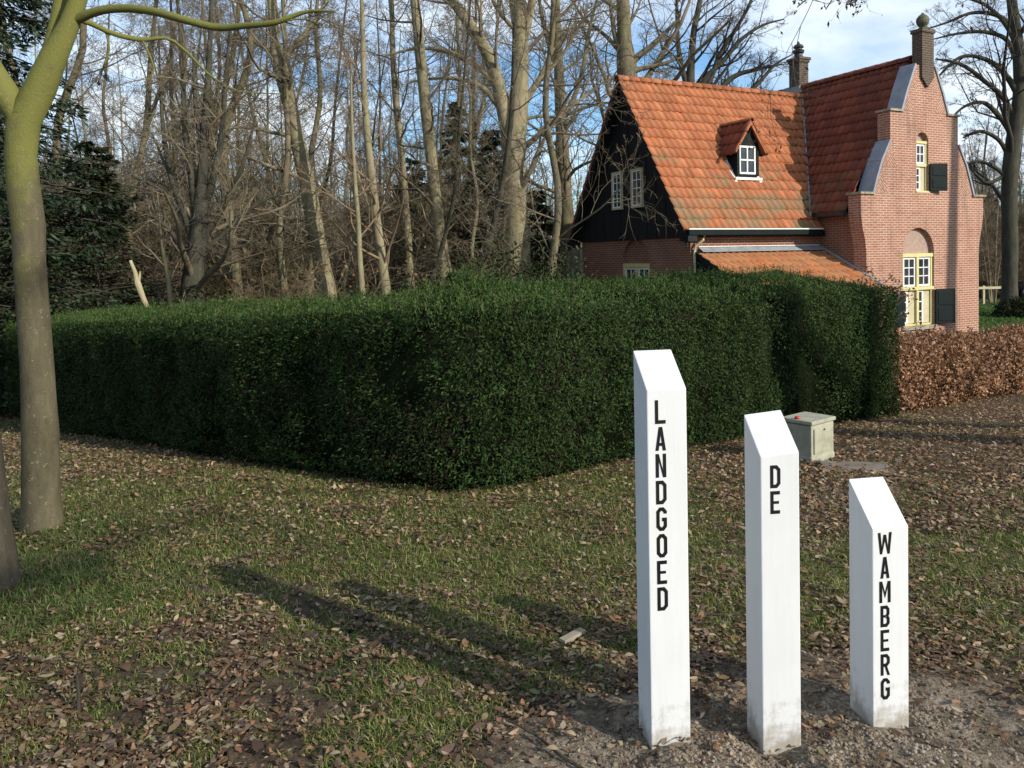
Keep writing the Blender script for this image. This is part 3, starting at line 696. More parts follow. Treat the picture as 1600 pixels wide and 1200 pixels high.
SB = [(1404, 648, 545, .02), (1450, 640, 541, .02), (1520, 628, 534, .02), (1600, 614, 526, .02), (1760, 592, 514, .02), (2000, 566, 498, .02)]
hedge(SB, .9, 34000, 14000, beech, beech, M['dead'], M['core_brown'], 'beech_hedge', 'low hedge of dry orange brown beech leaves in front of the gable', 'hedge', .055, .034, 500, endcap=False, bulge=.08)

# beech twigs with a few dry leaves at the end of the yew hedge
q = on_ground(1392, 652); b0 = np.array([q[0]-.05, q[1]+.55, gz0(q[0], q[1])])
st = []
for i in range(9):
    a = rng.random()*6.28; top = at(1345+75*rng.random(), 428+26*rng.random(), q[1]+.3+.5*rng.random())
    st.append([(b0[0], b0[1], b0[2], .012), ((b0[0]+top[0])/2+.05*math.cos(a), (b0[1]+top[1])/2+.05*math.sin(a), (b0[2]+top[2])/2+.2, .009), (top[0], top[1], top[2], .004)])
e, outs = make_tree('beech_shrub', b0, st, [lv(5, 5, .5, 50, .22, .6, .05, .12)], 'twiggy shrub with pale dry leaves poking out of the hedge end', M['twig_brown'], M['twig_brown'], cat='shrub', sides=5, lump=0)
P, Rr = outs[0]; P = np.repeat(P[:, -1], 9, 0)+rng.normal(size=(len(P)*9, 3))*.03; n = len(P)
V, Q, C = cards(P, rand_dirs(n), rand_dirs(n), .05, .03, np.array([(.36, .25, .16), (.27, .16, .09), (.2, .11, .06)])[rng.integers(0, 3, n)])
link('foliage', np_mesh('foliage', V, Q, col=C), M['dead'], e)

# ================================================================== HOUSE
P0 = at(1354, 420, 21.0); ANG = math.atan(.5); HZ = -1.15
house = empty('brick_house', (P0[0], P0[1], HZ), ANG)
tag(house, 'small red brick house with orange tiled roof and stepped gable', 'house')
Z = lambda z: z-HZ                                     # calibrated heights are world heights; the house Empty sits on the ground
HB = lambda uu, vv: P0[:2] + np.array([math.cos(ANG), math.sin(ANG)])*uu + np.array([-math.sin(ANG), math.cos(ANG)])*vv
# ---- front gable with stepped outline
CU = 2.30
Lh = [(0, -1.4), (0, 1.62), (-.05, 1.95), (-.15, 2.3), (-.20, 2.62), (-.20, 3.14), (.26, 3.14), (.40, 3.52), (.60, 4.02), (.93, 4.57), (.93, 5.37), (1.38, 5.37), (1.62, 5.98), (1.95, 6.68)]
Rh = [(2*CU+.05-p[0], p[1]) for p in Lh][::-1]
OUT = Lh + Rh
def arch(u0, u1, z0, zs, n=14):
    r = (u1-u0)/2; c = (u0+u1)/2
    return [(u0, z0), (u1, z0)] + [(c+r*math.cos(math.pi*i/n), zs+r*math.sin(math.pi*i/n)) for i in range(n+1)]
A1 = arch(1.41, 2.69, -.42, 1.62); A2 = arch(1.97, 2.46, 3.27, 4.62)
mb = MB()
loops = [[Vector((p[0], 0, p[1])) for p in q] for q in (OUT, A1, A2)]; flat = [p for q in loops for p in q]
for tri_ in tessellate_polygon(loops):
    pts = [flat[i] for i in tri_]
    if (pts[1]-pts[0]).cross(pts[2]-pts[0]).y > 0: pts = pts[::-1]
    mb.face([(p.x, 0, Z(p.z)) for p in pts])
TH = .40
for i in range(len(OUT)):
    a, b = OUT[i], OUT[(i+1) % len(OUT)]; mb.face([(a[0], 0, Z(a[1])), (a[0], TH, Z(a[1])), (b[0], TH, Z(b[1])), (b[0], 0, Z(b[1]))])
mb.face([(p[0], TH, Z(p[1])) for p in OUT[::-1]])
for A in (A1, A2):
    for i in range(len(A)):
        a, b = A[i], A[(i+1) % len(A)]; mb.face([(a[0], 0, Z(a[1])), (b[0], 0, Z(b[1])), (b[0], .14, Z(b[1])), (a[0], .14, Z(a[1]))])
# brick triangles laid at a slant along the slopes (4 mm proud)
for tri_, ro in (([(.30, 3.17), (.90, 3.17), (.56, 3.80)], .75), ([(.60, 3.90), (1.22, 3.90), (.93, 4.50)], .75), ([(1.42, 5.42), (1.90, 5.42), (1.66, 6.0)], .8), ([(1.68, 6.04), (2.06, 6.04), (1.90, 6.52)], .8)):
    mb.face([(a, -.004, Z(b)) for a, b in tri_], rot=ro); mb.face([(2*CU+.05-a, -.004, Z(b)) for a, b in tri_[::-1]], rot=-ro)
mb.build('gable_wall', M['brick'], house)
# coping on slopes and steps
for side in (0, 1):
    f = (lambda u: u) if side == 0 else (lambda u: 2*CU+.05-u)
    for seg in ([Lh[6], Lh[7], Lh[8], Lh[9]], [Lh[11], Lh[12], Lh[13]]):
        mb = MB()
        for a, b in zip(seg, seg[1:]):
            dx, dz = b[0]-a[0], b[1]-a[1]; l = math.hypot(dx, dz); nx_, nz_ = -dz/l*.06, dx/l*.06
            A_ = [(f(a[0]), a[1]), (f(b[0]), b[1]), (f(b[0]+nx_), b[1]+nz_), (f(a[0]+nx_), a[1]+nz_)]
            mb.prism(A_, lambda p, q: (p, -.035, Z(q)), lambda p, q: (p, TH+.05, Z(q)))
        mb.build('coping', M['lead'], house)
for side in (0, 1):
    f = (lambda u: u) if side == 0 else (lambda u: 2*CU+.05-u)
    for (a, b), z in (((-.26, .30), 3.14), ((.88, 1.42), 5.37)):
        x0, x1 = sorted((f(a), f(b))); mb = MB(); mb.box(x0, x1, -.05, TH+.04, Z(z)+.002, Z(z)+.06); mb.build('step_stone', M['stone'], house)
# gable chimney and ball
mb = MB(); mb.box(2.12, 2.60, -.07, .24, Z(6.35), Z(7.56)); mb.box(2.09, 2.63, -.10, .27, Z(7.56), Z(7.66))
mb.prism([(2.12, 6.35), (2.36, 6.08), (2.60, 6.35)], lambda p, q: (p, -.07, Z(q)), lambda p, q: (p, -.001, Z(q)))
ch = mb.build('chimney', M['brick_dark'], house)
mb = MB(); mb.lathe([(.16, Z(7.66)), (.13, Z(7.71)), (.08, Z(7.73)), (.10, Z(7.77)), (.155, Z(7.84)), (.17, Z(7.91)), (.155, Z(7.99)), (.10, Z(8.06)), (.04, Z(8.10)), (.03, Z(8.13)), (0, Z(8.135))], (2.36, .09), 16)
mb.build('ball_finial', M['mossy_stone'], ch, smooth=True)
# ridge chimney with cowl
mb = MB(); mb.box(2.17, 2.56, 4.3, 4.74, Z(6.4), Z(7.75)); mb.box(2.14, 2.59, 4.27, 4.77, Z(7.75), Z(7.83)); mb.box(2.11, 2.62, 4.24, 4.80, Z(7.83), Z(7.91))
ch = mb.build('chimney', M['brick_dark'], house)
mb = MB(); mb.lathe([(.15, Z(7.91)), (.12, Z(8.06)), (.17, Z(8.08)), (.19, Z(8.16)), (.11, Z(8.20)), (.11, Z(8.24)), (.17, Z(8.26)), (.13, Z(8.34)), (.05, Z(8.38)), (.03, Z(8.45)), (0, Z(8.46))], (2.365, 4.52), 12)
mb.build('chimney_pot', M['blackmetal'], ch)
mb = MB(); mb.prism([(2.12, 6.98), (2.66, 6.98), (2.66, 6.80), (2.39, 6.98+.02), (2.12, 6.80)][:2]+[(2.66, 6.7), (2.12, 6.7)], lambda p, q: (p, 4.27, Z(q)), lambda p, q: (p, 4.98, Z(q)))
mb.build('chimney_flashing', M['leadflash'], house)
# ---- plain walls
mb = MB(); mb.box(0.0, .3, TH+.002, 8.0, Z(-1.4), Z(2.72)); mb.box(4.30, 4.62, TH+.002, 8.0, Z(-1.4), Z(2.72)); mb.box(.3, 4.3, 7.7, 8.0, Z(-1.4), Z(2.72))
mb.prism([(0, 2.72), (4.6, 2.72), (2.32, 6.8)], lambda p, q: (p, 7.72, Z(q)), lambda p, q: (p, 7.98, Z(q)))
mb.box(-4.25, -.002, 1.55, 1.85, Z(-1.4), Z(2.3)); mb.box(-4.25, -.002, 6.45, 6.75, Z(-1.4), Z(2.3))
AW = arch(3.28, 4.60, .25, 1.46)                                                # recessed arch in the gable-end wall (v, z)
loops = [[Vector((p[0], p[1], 0)) for p in q] for q in ([(1.55, -1.4), (6.75, -1.4), (6.75, 2.12), (1.55, 2.12)], AW)]; flat = [p for q in loops for p in q]
for tri_ in tessellate_polygon(loops):
    pts = [flat[i] for i in tri_]
    if (pts[1]-pts[0]).cross(pts[2]-pts[0]).z > 0: pts = pts[::-1]
    mb.face([(-4.55, p.x, Z(p.y)) for p in pts])
for i in range(len(AW)):
    a, b = AW[i], AW[(i+1) % len(AW)]; mb.face([(-4.55, a[0], Z(a[1])), (-4.55, b[0], Z(b[1])), (-4.43, b[0], Z(b[1])), (-4.43, a[0], Z(a[1]))])
mb.face([(-4.55, 1.55, Z(-1.4)), (-4.25, 1.55, Z(-1.4)), (-4.25, 1.55, Z(2.12)), (-4.55, 1.55, Z(2.12))])
mb.box(-4.4, -4.26, 1.86, 6.44, Z(-1.4), Z(2.3))
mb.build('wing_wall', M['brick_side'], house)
mb = MB(); mb.face([(-4.432, 3.27, Z(1.40)), (-4.432, 4.61, Z(1.40)), (-4.432, 4.61, Z(2.14)), (-4.432, 3.27, Z(2.14))][::-1]); mb.build('arch_panel', M['brick_side'], house)  # shade on this panel put into its dark brick colour
mb = MB(); mb.face([(p[0], .132, Z(p[1])) for p in arch(1.40, 2.70, 1.52, 1.62)]); mb.build('arch_panel', M['mosaic'], house)
mb = MB(); mb.face([(p[0], .132, Z(p[1])) for p in arch(1.96, 2.47, 4.60, 4.62)]); mb.build('arch_panel', M['mosaic'], house)
# ---- black boarded gable end: boards with real steps
mb = MB(); zr, ze, vr, ve = 6.52, 2.10, 4.15, 1.42; nb = 26; hw = vr-ve
for i in range(nb):
    a = ve+2*hw*i/nb; b = ve+2*hw*(i+1)/nb-.012; top = lambda v: zr-(zr-ze)*abs(v-vr)/hw
    x = -4.60-(.012 if i % 2 else 0)
    poly = [(a, ze), (b, ze), (b, top(b)), (a, top(a))] if not (a < vr < b) else [(a, ze), (b, ze), (b, top(b)), (vr, zr), (a, top(a))]
    mb.prism(poly, lambda p, q: (x, p, Z(q)), lambda p, q: (-4.56, p, Z(q)))
mb.build('gable_boarding', M['tar'], house)
# ---- roofs
def pantiles(name, O, U_, S_, width, length, mat_, parent, cols, wt=.215, lc=.335, smooth_ends=True):
    """O lower-left corner, U_ along the eave, S_ up the slope (unit vectors in house space)"""
    O, U_, S_ = map(np.array, (O, U_, S_)); Nv = norm(np.cross(U_, S_)[None])[0]
    nc = int(math.ceil(length/lc)); nt_ = int(math.ceil(width/wt)); ks = 8
    x = np.arange(nt_*ks+1)/ks; ph = x % 1
    hx = .030*np.where(ph < .62, np.sin(ph/.62*math.pi), -.42*np.sin((ph-.62)/.38*math.pi))
    xs = np.minimum(x*wt, width); Vs, Qs, Cs, o = [], [], [], 0; m = len(xs)
    seed = rng.random((nc, nt_, 1)); pick = rng.integers(0, len(cols), (nc, nt_))
    for r in range(nc):
        s0, s1 = r*lc-.03, min((r+1)*lc, length); jit = np.repeat(rng.normal(size=nt_)*.004, ks); jit = np.r_[jit, jit[-1]]
        jz = np.repeat(rng.normal(size=nt_)*.006, ks); jz = np.r_[jz, jz[-1]]
        rows = []
        for s_, lift in ((s0+jz, -.012), (s0+jz, .050), (s1+0*jz, .004)):
            rows.append(O + U_*xs[:, None] + S_*s_[:, None] + Nv*(hx+lift+jit)[:, None])
        Vs += rows; ii = o+np.arange(3*m).reshape(3, m); o += 3*m
        for k in range(2): Qs.append(np.stack([ii[k, :-1], ii[k, 1:], ii[k+1, 1:], ii[k+1, :-1]], -1))
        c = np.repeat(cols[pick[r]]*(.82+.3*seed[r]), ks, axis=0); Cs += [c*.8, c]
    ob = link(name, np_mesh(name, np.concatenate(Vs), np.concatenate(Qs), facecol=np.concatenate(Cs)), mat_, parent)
    return ob
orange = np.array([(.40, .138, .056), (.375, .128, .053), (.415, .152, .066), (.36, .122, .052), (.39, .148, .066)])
shade_red = np.array([(.19, .055, .032), (.165, .05, .032), (.21, .066, .036), (.15, .05, .036)])  # shade of the gable roof and left dormer slope put into darker reds
# wing roof
k = (6.60-2.29)/(4.15-1.38); c_, s_ = 1/math.hypot(1, k), k/math.hypot(1, k); ln = math.hypot(6.60-2.29, 4.15-1.38)
wr = pantiles('wing_roof', (-4.93, 1.38, Z(2.29)), (1, 0, 0), (0, c_, s_), 7.2, ln, M['tile'], house, orange)
pantiles('wing_roof', (2.2, 6.92, Z(2.29)), (-1, 0, 0), (0, -c_, s_), 7.13, ln, M['tile'], house, orange)
def ridge_tiles(name, p0, p1, parent, mat_, col_, r=.13):
    p0, p1 = np.array(p0, float), np.array(p1, float); d = norm((p1-p0)[None])[0]; L = np.linalg.norm(p1-p0); n = int(L/.36); side = norm(np.cross(d, (0, 0, 1))[None])[0]
    Vs, Qs, Cs, o = [], [], [], 0; an = np.linspace(-.25, math.pi+.25, 9)
    for i in range(n):
        a = p0+d*(L*i/n-.02); b = p0+d*(L*(i+1)/n)
        for q, rr in ((a, r-.03), (a, r+.012), (b, r-.004)): Vs.append(q + side*np.cos(an)[:, None]*rr + np.array([0, 0, 1])*np.sin(an)[:, None]*rr*.9)
        ii = o+np.arange(27).reshape(3, 9); o += 27
        for k_ in range(2): Qs.append(np.stack([ii[k_, :-1], ii[k_, 1:], ii[k_+1, 1:], ii[k_+1, :-1]], -1)); Cs.append(np.repeat((col_[rng.integers(0, len(col_))]*(.75+.4*rng.random()))[None], 8, 0))
    link(name, np_mesh(name, np.concatenate(Vs), np.concatenate(Qs), facecol=np.concatenate(Cs)), mat_, parent)
ridge_tiles('ridge_tiles', (-4.95, 4.15, Z(6.58)), (2.1, 4.15, Z(6.58)), wr, M['tile'], orange)
# tall roof
tk = (6.93-2.74)/(2.33+.22); tl = math.hypot(6.93-2.74, 2.55); tc_, ts = 1/math.hypot(1, tk), tk/math.hypot(1, tk)
tr_ = pantiles('gable_roof', (-.22, 8.2, Z(2.74)), (0, -1, 0), (tc_, 0, ts), 7.78, tl, M['tile_red'], house, shade_red)
pantiles('gable_roof', (4.88, .42, Z(2.74)), (0, 1, 0), (-tc_, 0, ts), 7.78, tl, M['tile_red'], house, shade_red)
ridge_tiles('ridge_tiles', (2.33, .42, Z(6.93)), (2.33, 8.2, Z(6.93)), tr_, M['tile_red'], shade_red)
# valley strip of lead where the two roofs meet
mb = MB()
def valpt(z): return np.array([-.22+(z-2.74)/tk, 1.38+(z-2.29)/k, Z(z)])
for i in range(12):
    z0, z1 = 2.62+(6.55-2.62)*i/12, 2.62+(6.55-2.62)*(i+1)/12; a, b = valpt(z0), valpt(z1)
    n1 = np.array([0, -s_, c_])*.052; n2 = np.array([-ts, 0, tc_])*.052; du = np.array([-.075, 0, 0]); dv_ = np.array([0, -.075, 0])
    mb.face([a+n1+du, a+(n1+n2)*.75, b+(n1+n2)*.75, b+n1+du]); mb.face([a+(n1+n2)*.75, a+n2+dv_, b+n2+dv_, b+(n1+n2)*.75])
mb.build('valley_flashing', M['lead'], house)
# underside and barge boards of the wing roof
mb = MB()
for sgn, vv in ((1, 1.38), (-1, 6.92)):
    f = lambda d: vv+sgn*d
    for u0, u1, dz0, dz1, ov in ((-4.90, -4.85, -.26, -.02, 0),):
        a0, a1 = -.12, 2.77
        mb.hexa([(u0, f(a0), Z(2.29+k*a0+dz0)), (u1, f(a0), Z(2.29+k*a0+dz0)), (u1, f(a1), Z(2.29+k*a1+dz0)), (u0, f(a1), Z(2.29+k*a1+dz0)),
                 (u0, f(a0), Z(2.29+k*a0+dz1)), (u1, f(a0), Z(2.29+k*a0+dz1)), (u1, f(a1), Z(2.29+k*a1+dz1)), (u0, f(a1), Z(2.29+k*a1+dz1))])
    mb.hexa([(-4.85, f(-.05), Z(2.29+k*-.05-.12)), (-.02, f(-.05), Z(2.29+k*-.05-.12)), (-.02, f(2.77), Z(6.6-.12)), (-4.85, f(2.77), Z(6.6-.12)),
             (-4.85, f(-.05), Z(2.29+k*-.05-.04)), (-.02, f(-.05), Z(2.29+k*-.05-.04)), (-.02, f(2.77), Z(6.6-.04)), (-4.85, f(2.77), Z(6.6-.04))])
mb.box(-4.90, -4.62, 1.2, 1.54, Z(1.98), Z(2.12)); mb.box(-4.90, -4.62, 6.76, 7.1, Z(1.92), Z(2.12))
mb.build('barge_boards', M['tar'], house)
# gutters
mb = MB(); mb.box(-4.86, -.24, 1.20, 1.36, Z(2.13), Z(2.27)); mb.box(-4.84, -.24, 1.36, 1.548, Z(2.15), Z(2.19)); gt = mb.build('gutter', M['dgreen'], house, bevel=.012)
mb = MB(); mb.box(-4.87, -.24, 1.185, 1.225, Z(2.272), Z(2.300)); mb.build('gutter_lip', M['white'], gt)
mb = MB(); mb.box(-.40, -.26, .43, 1.30, Z(2.60), Z(2.72)); mb.box(-.26, -.002, .43, 1.6, Z(2.64), Z(2.70)); mb.build('gutter', M['blackmetal'], house, bevel=.01)
mb = MB(); mb.tube([(-4.30, 1.30, Z(2.14)), (-4.32, 1.32, Z(2.02)), (-4.46, 1.46, Z(1.86)), (-4.48, 1.48, Z(1.7)), (-4.48, 1.48, Z(-1.2))], .035, 8)
mb.build('downpipe', M['cream'], house)
# ---- porch roof
pk = .5; z_ = lambda v: 1.20+pk*(v-.45); pl = math.hypot(1, pk)
pr = pantiles('porch_roof', (-4.46, -.55, Z(z_(-.55))), (1, 0, 0), (0, 1/pl, pk/pl), 4.45, 1.92*pl, M['tile_porch'], house, orange*np.array([1.02, 1.04, .9]))
mb = MB(); mb.hexa([(-4.30, 1.36, Z(z_(1.36)+.055)), (-.02, 1.36, Z(z_(1.36)+.055)), (-.02, 1.545, Z(z_(1.545)+.055)), (-4.30, 1.545, Z(z_(1.545)+.055)), (-4.30, 1.36, Z(z_(1.36)+.07)), (-.02, 1.36, Z(z_(1.36)+.07)), (-.02, 1.545, Z(z_(1.545)+.085)), (-4.30, 1.545, Z(z_(1.545)+.085))])
mb.build('flashing', M['leadflash'], pr)
mb = MB(); mb.box(-4.30, -.02, 1.52, 1.546, Z(z_(1.55)+.09), Z(z_(1.55)+.108)); mb.build('flashing_strip', M['white'], pr)
mb = MB()
mb.hexa([(-.05, -.55, Z(z_(-.55)+.05)), (-.004, -.55, Z(z_(-.55)+.05)), (-.004, 1.55, Z(z_(1.55)+.05)), (-.05, 1.55, Z(z_(1.55)+.05)), (-.05, -.55, Z(z_(-.55)+.075)), (-.004, -.55, Z(z_(-.55)+.10)), (-.004, 1.55, Z(z_(1.55)+.10)), (-.05, 1.55, Z(z_(1.55)+.075))])
mb.build('wall_flashing', M['leadflash'], pr)
mb = MB()
mb.hexa([(-4.48, -.55, Z(z_(-.55)-.10)), (-4.44, -.55, Z(z_(-.55)-.10)), (-4.44, 1.54, Z(z_(1.54)-.10)), (-4.48, 1.54, Z(z_(1.54)-.10)), (-4.48, -.55, Z(z_(-.55)+.02)), (-4.44, -.55, Z(z_(-.55)+.02)), (-4.44, 1.54, Z(z_(1.54)+.02)), (-4.48, 1.54, Z(z_(1.54)+.02))])
mb.prism([(1.54, -1.2), (-.30, -1.2), (-.30, z_(-.30)-.10), (1.54, z_(1.54)-.10)], lambda p, q: (-4.40, p, Z(q)), lambda p, q: (-4.30, p, Z(q)))
mb.box(-4.30, -.1, -.30, -.20, Z(-1.2), Z(.70))
mb.build('porch_boarding', M['tar'], house)
# ---- windows
def sash(mb, u0, u1, z0, z1, nc, nr, v, fr=.05, bar=.026, ax='u'):
    """casement with glazing bars; ax says which wall it lies in"""
    P = (lambda a, d0, d1, z0_, z1_, b: mb.box(a, b, v+d0, v+d1, Z(z0_), Z(z1_))) if ax == 'u' else (lambda a, d0, d1, z0_, z1_, b: mb.box(v+d0, v+d1, a, b, Z(z0_), Z(z1_)))
    P(u0, -.02, .02, z0, z1, u0+fr); P(u1-fr, -.02, .02, z0, z1, u1); P(u0+fr, -.019, .019, z0, z0+fr, u1-fr); P(u0+fr, -.019, .019, z1-fr, z1, u1-fr)
    for i in range(1, nc):
        c = u0+fr+(u1-u0-2*fr)*i/nc; P(c-bar/2, -.016, .012, z0+fr, z1-fr, c+bar/2)
    for j in range(1, nr):
        c = z0+fr+(z1-z0-2*fr)*j/nr; P(u0+fr, -.013, .010, c-bar/2, c+bar/2, u1-fr)
def window(u0, u1, z0, z1, v, frame_fn, sashes, name='window', ax='u', panels=(), sill=None, shutters=(), frame_mat='yellow'):
    mb = MB(); frame_fn(mb); fo = mb.build(name, M[frame_mat], house)
    mb = MB()
    for s in sashes: sash(mb, *s, ax=ax)
    mb.build('sash', M['white'], fo)
    mb = MB()
    for s in sashes:
        if ax == 'u': mb.face([(s[0]+.02, s[6]+.004, Z(s[2]+.02)), (s[1]-.02, s[6]+.004, Z(s[2]+.02)), (s[1]-.02, s[6]+.004, Z(s[3]-.02)), (s[0]+.02, s[6]+.004, Z(s[3]-.02))])
        else: mb.face([(s[6]-.004, s[0]+.02, Z(s[2]+.02)), (s[6]-.004, s[0]+.02, Z(s[3]-.02)), (s[6]-.004, s[1]-.02, Z(s[3]-.02)), (s[6]-.004, s[1]-.02, Z(s[2]+.02))])
    mb.build('pane', M['glass'], fo)
    for b in panels:
        mb = MB(); mb.box(*b[:4], Z(b[4]), Z(b[5])); mb.build('inner_panel', M['cream'], fo)
    if sill: mb = MB(); mb.box(*sill[:4], Z(sill[4]), Z(sill[5])); mb.build('sill', M['stone'], fo, bevel=.01)
    for b in shutters:
        mb = MB(); u0_, u1_, z0_, z1_, hinge = b; a = R(14) if hinge == 'l' else R(-14); hx = u0_ if hinge == 'l' else u1_
        mb2 = MB(); mb2.box(u0_, u1_, -.06, -.025, Z(z0_), Z(z1_)); mb2.box(u0_+.07, u1_-.07, -.072, -.06, Z(z0_+.08), Z((z0_+z1_)/2-.04)); mb2.box(u0_+.07, u1_-.07, -.072, -.06, Z((z0_+z1_)/2+.04), Z(z1_-.08))
        mb2.v = [(hx+(x-hx)*math.cos(a)+(y+.025)*math.sin(a)*(1), -.03-(x-hx)*math.sin(a)+(y+.025)*math.cos(a), z) for x, y, z in mb2.v]
        mb2.build('shutter', M['dgreen'], fo, bevel=.006)
    return fo
def fr_low(mb):
    v0, v1 = .045, .11
    mb.box(1.41, 1.49, v0, v1, Z(-.40), Z(1.46)); mb.box(2.61, 2.69, v0, v1, Z(-.40), Z(1.46)); mb.box(1.38, 2.72, .02, .12, Z(1.46), Z(1.56))
    mb.box(2.005, 2.095, v0-.02, v1, Z(-.40), Z(1.46)); mb.box(1.40, 2.70, .0, .115, Z(.555), Z(.645)); mb.box(1.49, 2.61, v0+.002, v1, Z(-.42), Z(-.37))
window(0, 0, 0, 0, 0, fr_low, [(1.50, 2.0, .655, 1.45, 2, 3, .085), (2.10, 2.60, .655, 1.45, 2, 3, .085), (1.50, 1.70, -.36, .545, 1, 3, .10), (2.10, 2.34, -.36, .545, 1, 3, .10)],
       panels=[(1.705, 2.0, .085, .11, -.36, .55), (2.345, 2.605, .085, .11, -.36, .55)], sill=(1.36, 2.74, -.07, .12, -.53, -.425), shutters=[(2.70, 3.32, -.40, .56, 'l'), (.78, 1.40, -.40, .56, 'r')])
def fr_up(mb):
    v0, v1 = .045, .11
    mb.box(1.97, 2.02, v0, v1, Z(3.27), Z(4.56)); mb.box(2.40, 2.46, v0, v1, Z(3.27), Z(4.56)); mb.box(1.97, 2.46, .03, .115, Z(4.56), Z(4.63)); mb.box(1.975, 2.455, .03, .112, Z(3.93), Z(4.0)); mb.box(1.95, 2.50, -.02, .112, Z(3.215), Z(3.268))
window(0, 0, 0, 0, 0, fr_up, [(2.025, 2.395, 4.01, 4.55, 2, 2, .085), (2.025, 2.22, 3.28, 3.92, 1, 3, .095)], panels=[(2.225, 2.395, .08, .11, 3.28, 3.93)], shutters=[(2.47, 3.02, 3.27, 4.02, 'l')])
# two white windows in the black gable end
for v0, v1, z0, z1 in ((4.41, 4.90, 2.98, 4.06), (3.43, 3.95, 2.98, 4.06)):
    def fr(mb, v0=v0, v1=v1, z0=z0, z1=z1):
        for a, b, c, d in ((v0, v0+.04, z0, z1), (v1-.05, v1, z0, z1), (v0+.04, v1-.05, z0, z0+.05), (v0+.04, v1-.05, z1-.05, z1)): mb.box(-4.68, -4.61, a, b, Z(c), Z(d))
    window(0, 0, 0, 0, 0, fr, [(v0+.042, v1-.052, z0+.052, z1-.052, 2, 4, -4.645, .035, .024)], ax='v', frame_mat='cream')
def fr_side(mb):
    for a, b, c, d in ((3.28, 3.36, .25, 1.32), (4.52, 4.60, .25, 1.32), (3.28, 4.60, 1.32, 1.43), (3.89, 3.99, .25, 1.32)): mb.box(-4.52, -4.44, a, b, Z(c), Z(d))
window(0, 0, 0, 0, 0, fr_side, [(3.37, 3.88, .27, 1.31, 2, 3, -4.475), (4.0, 4.51, .27, 1.31, 2, 3, -4.475)], ax='v')
# ---- dormer
dm = MB(); V0, UA, UB, UC = 2.22, -2.36, -1.58, -1.97; zb, zs_, zp = 3.78, 4.62, 5.26
zroof = lambda v: 2.29+k*(v-1.38)
vb = lambda z: 1.38+(z-2.29)/k
for ua, ub in ((UA, UA+.09), (UB-.09, UB)): dm.box(ua, ub, V0, V0+.08, Z(zb), Z(zs_))
dm.box(UA+.09, UB-.09, V0+.002, V0+.08, Z(zb-.03), Z(zb+.05)); dm.prism([(UA, zs_), (UB, zs_), (UC, zp)], lambda p, q: (p, V0, Z(q)), lambda p, q: (p, V0+.08, Z(q)))
for ua, ub in ((UA, UA+.05), (UB-.05, UB)):
    dm.prism([(V0+.08, zb-.05), (V0+.08, zs_), (vb(zs_)+.1, zs_)], lambda p, q: (ua, p, Z(q)), lambda p, q: (ub, p, Z(q)))
dor = dm.build('dormer', M['dgreen'], house)
mb = MB(); sash(mb, UA+.09, UB-.09, zb+.05, zs_-.01, 2, 2, V0+.04, .055, .04); mb.build('window', M['white'], dor)
mb = MB(); mb.face([(UA+.1, V0+.05, Z(zb+.06)), (UB-.1, V0+.05, Z(zb+.06)), (UB-.1, V0+.05, Z(zs_-.02)), (UA+.1, V0+.05, Z(zs_-.02))]); mb.build('pane', M['glass'], dor)
def dtiles(sg):
    # slope from the ridge down to the side, running back into the main roof
    half = (UB-UA)/2+.16; ez = zs_-.16*(zp-zs_)/((UB-UA)/2)+.02; rz = zp+.03
    ln_ = math.hypot(half, rz-ez); S_ = np.array([-sg*half/ln_, 0, (rz-ez)/ln_])
    back = vb(rz)+.12-V0+.14
    if sg < 0: return pantiles('dormer_roof', (UC-half, V0-.14+back, Z(ez)), (0, -1, 0), S_, back, ln_, M['tile_red'], dor, shade_red*1.25, .24, .36)  # left slope takes the shade-dark reds, the right one the sunlit orange
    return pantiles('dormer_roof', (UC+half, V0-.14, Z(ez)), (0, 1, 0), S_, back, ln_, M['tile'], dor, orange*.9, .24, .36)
dtiles(-1); dtiles(1)
ridge_tiles('dormer_ridge', (UC, V0-.15, Z(zp+.03)), (UC, vb(zp)+.1, Z(zp+.03)), dor, M['tile'], orange*.7, .085)
mb = MB()
for sg in (-1, 1):
    e_ = (UB-UA)/2+.15
    mb.hexa([(UC+sg*e_, V0-.13, Z(zs_-.24)), (UC, V0-.13, Z(zp-.10)), (UC, V0-.10, Z(zp-.10)), (UC+sg*e_, V0-.10, Z(zs_-.24)), (UC+sg*e_, V0-.13, Z(zs_-.12)), (UC, V0-.13, Z(zp+.02)), (UC, V0-.10, Z(zp+.02)), (UC+sg*e_, V0-.10, Z(zs_-.12))])
mb.build('verge', M['tile_red'], dor)
me_ = bpy.data.objects['verge'].data; at_ = me_.attributes.new('tint', 'FLOAT_COLOR', 'FACE'); at_.data.foreach_set('color', np.tile(np.array([.38, .13, .06, 1], np.float32), len(me_.polygons)))
mb = MB()
mb.box(UA-.09, UB+.09, V0-.04, V0-.003, Z(zb-.115), Z(zb-.045))
for ua, ub in ((UA-.10, UA-.005), (UB+.005, UB+.10)):
    v1 = vb(zs_)-.1
    mb.hexa([(ua, V0-.02, Z(zroof(V0-.02)+.045)), (ub, V0-.02, Z(zroof(V0-.02)+.045)), (ub, v1, Z(zroof(v1)+.045)), (ua, v1, Z(zroof(v1)+.045)), (ua, V0-.02, Z(zroof(V0-.02)+.062)), (ub, V0-.02, Z(zroof(V0-.02)+.062)), (ub, v1, Z(zroof(v1)+.062)), (ua, v1, Z(zroof(v1)+.062))])
mb.build('flashing', M['white'], dor)

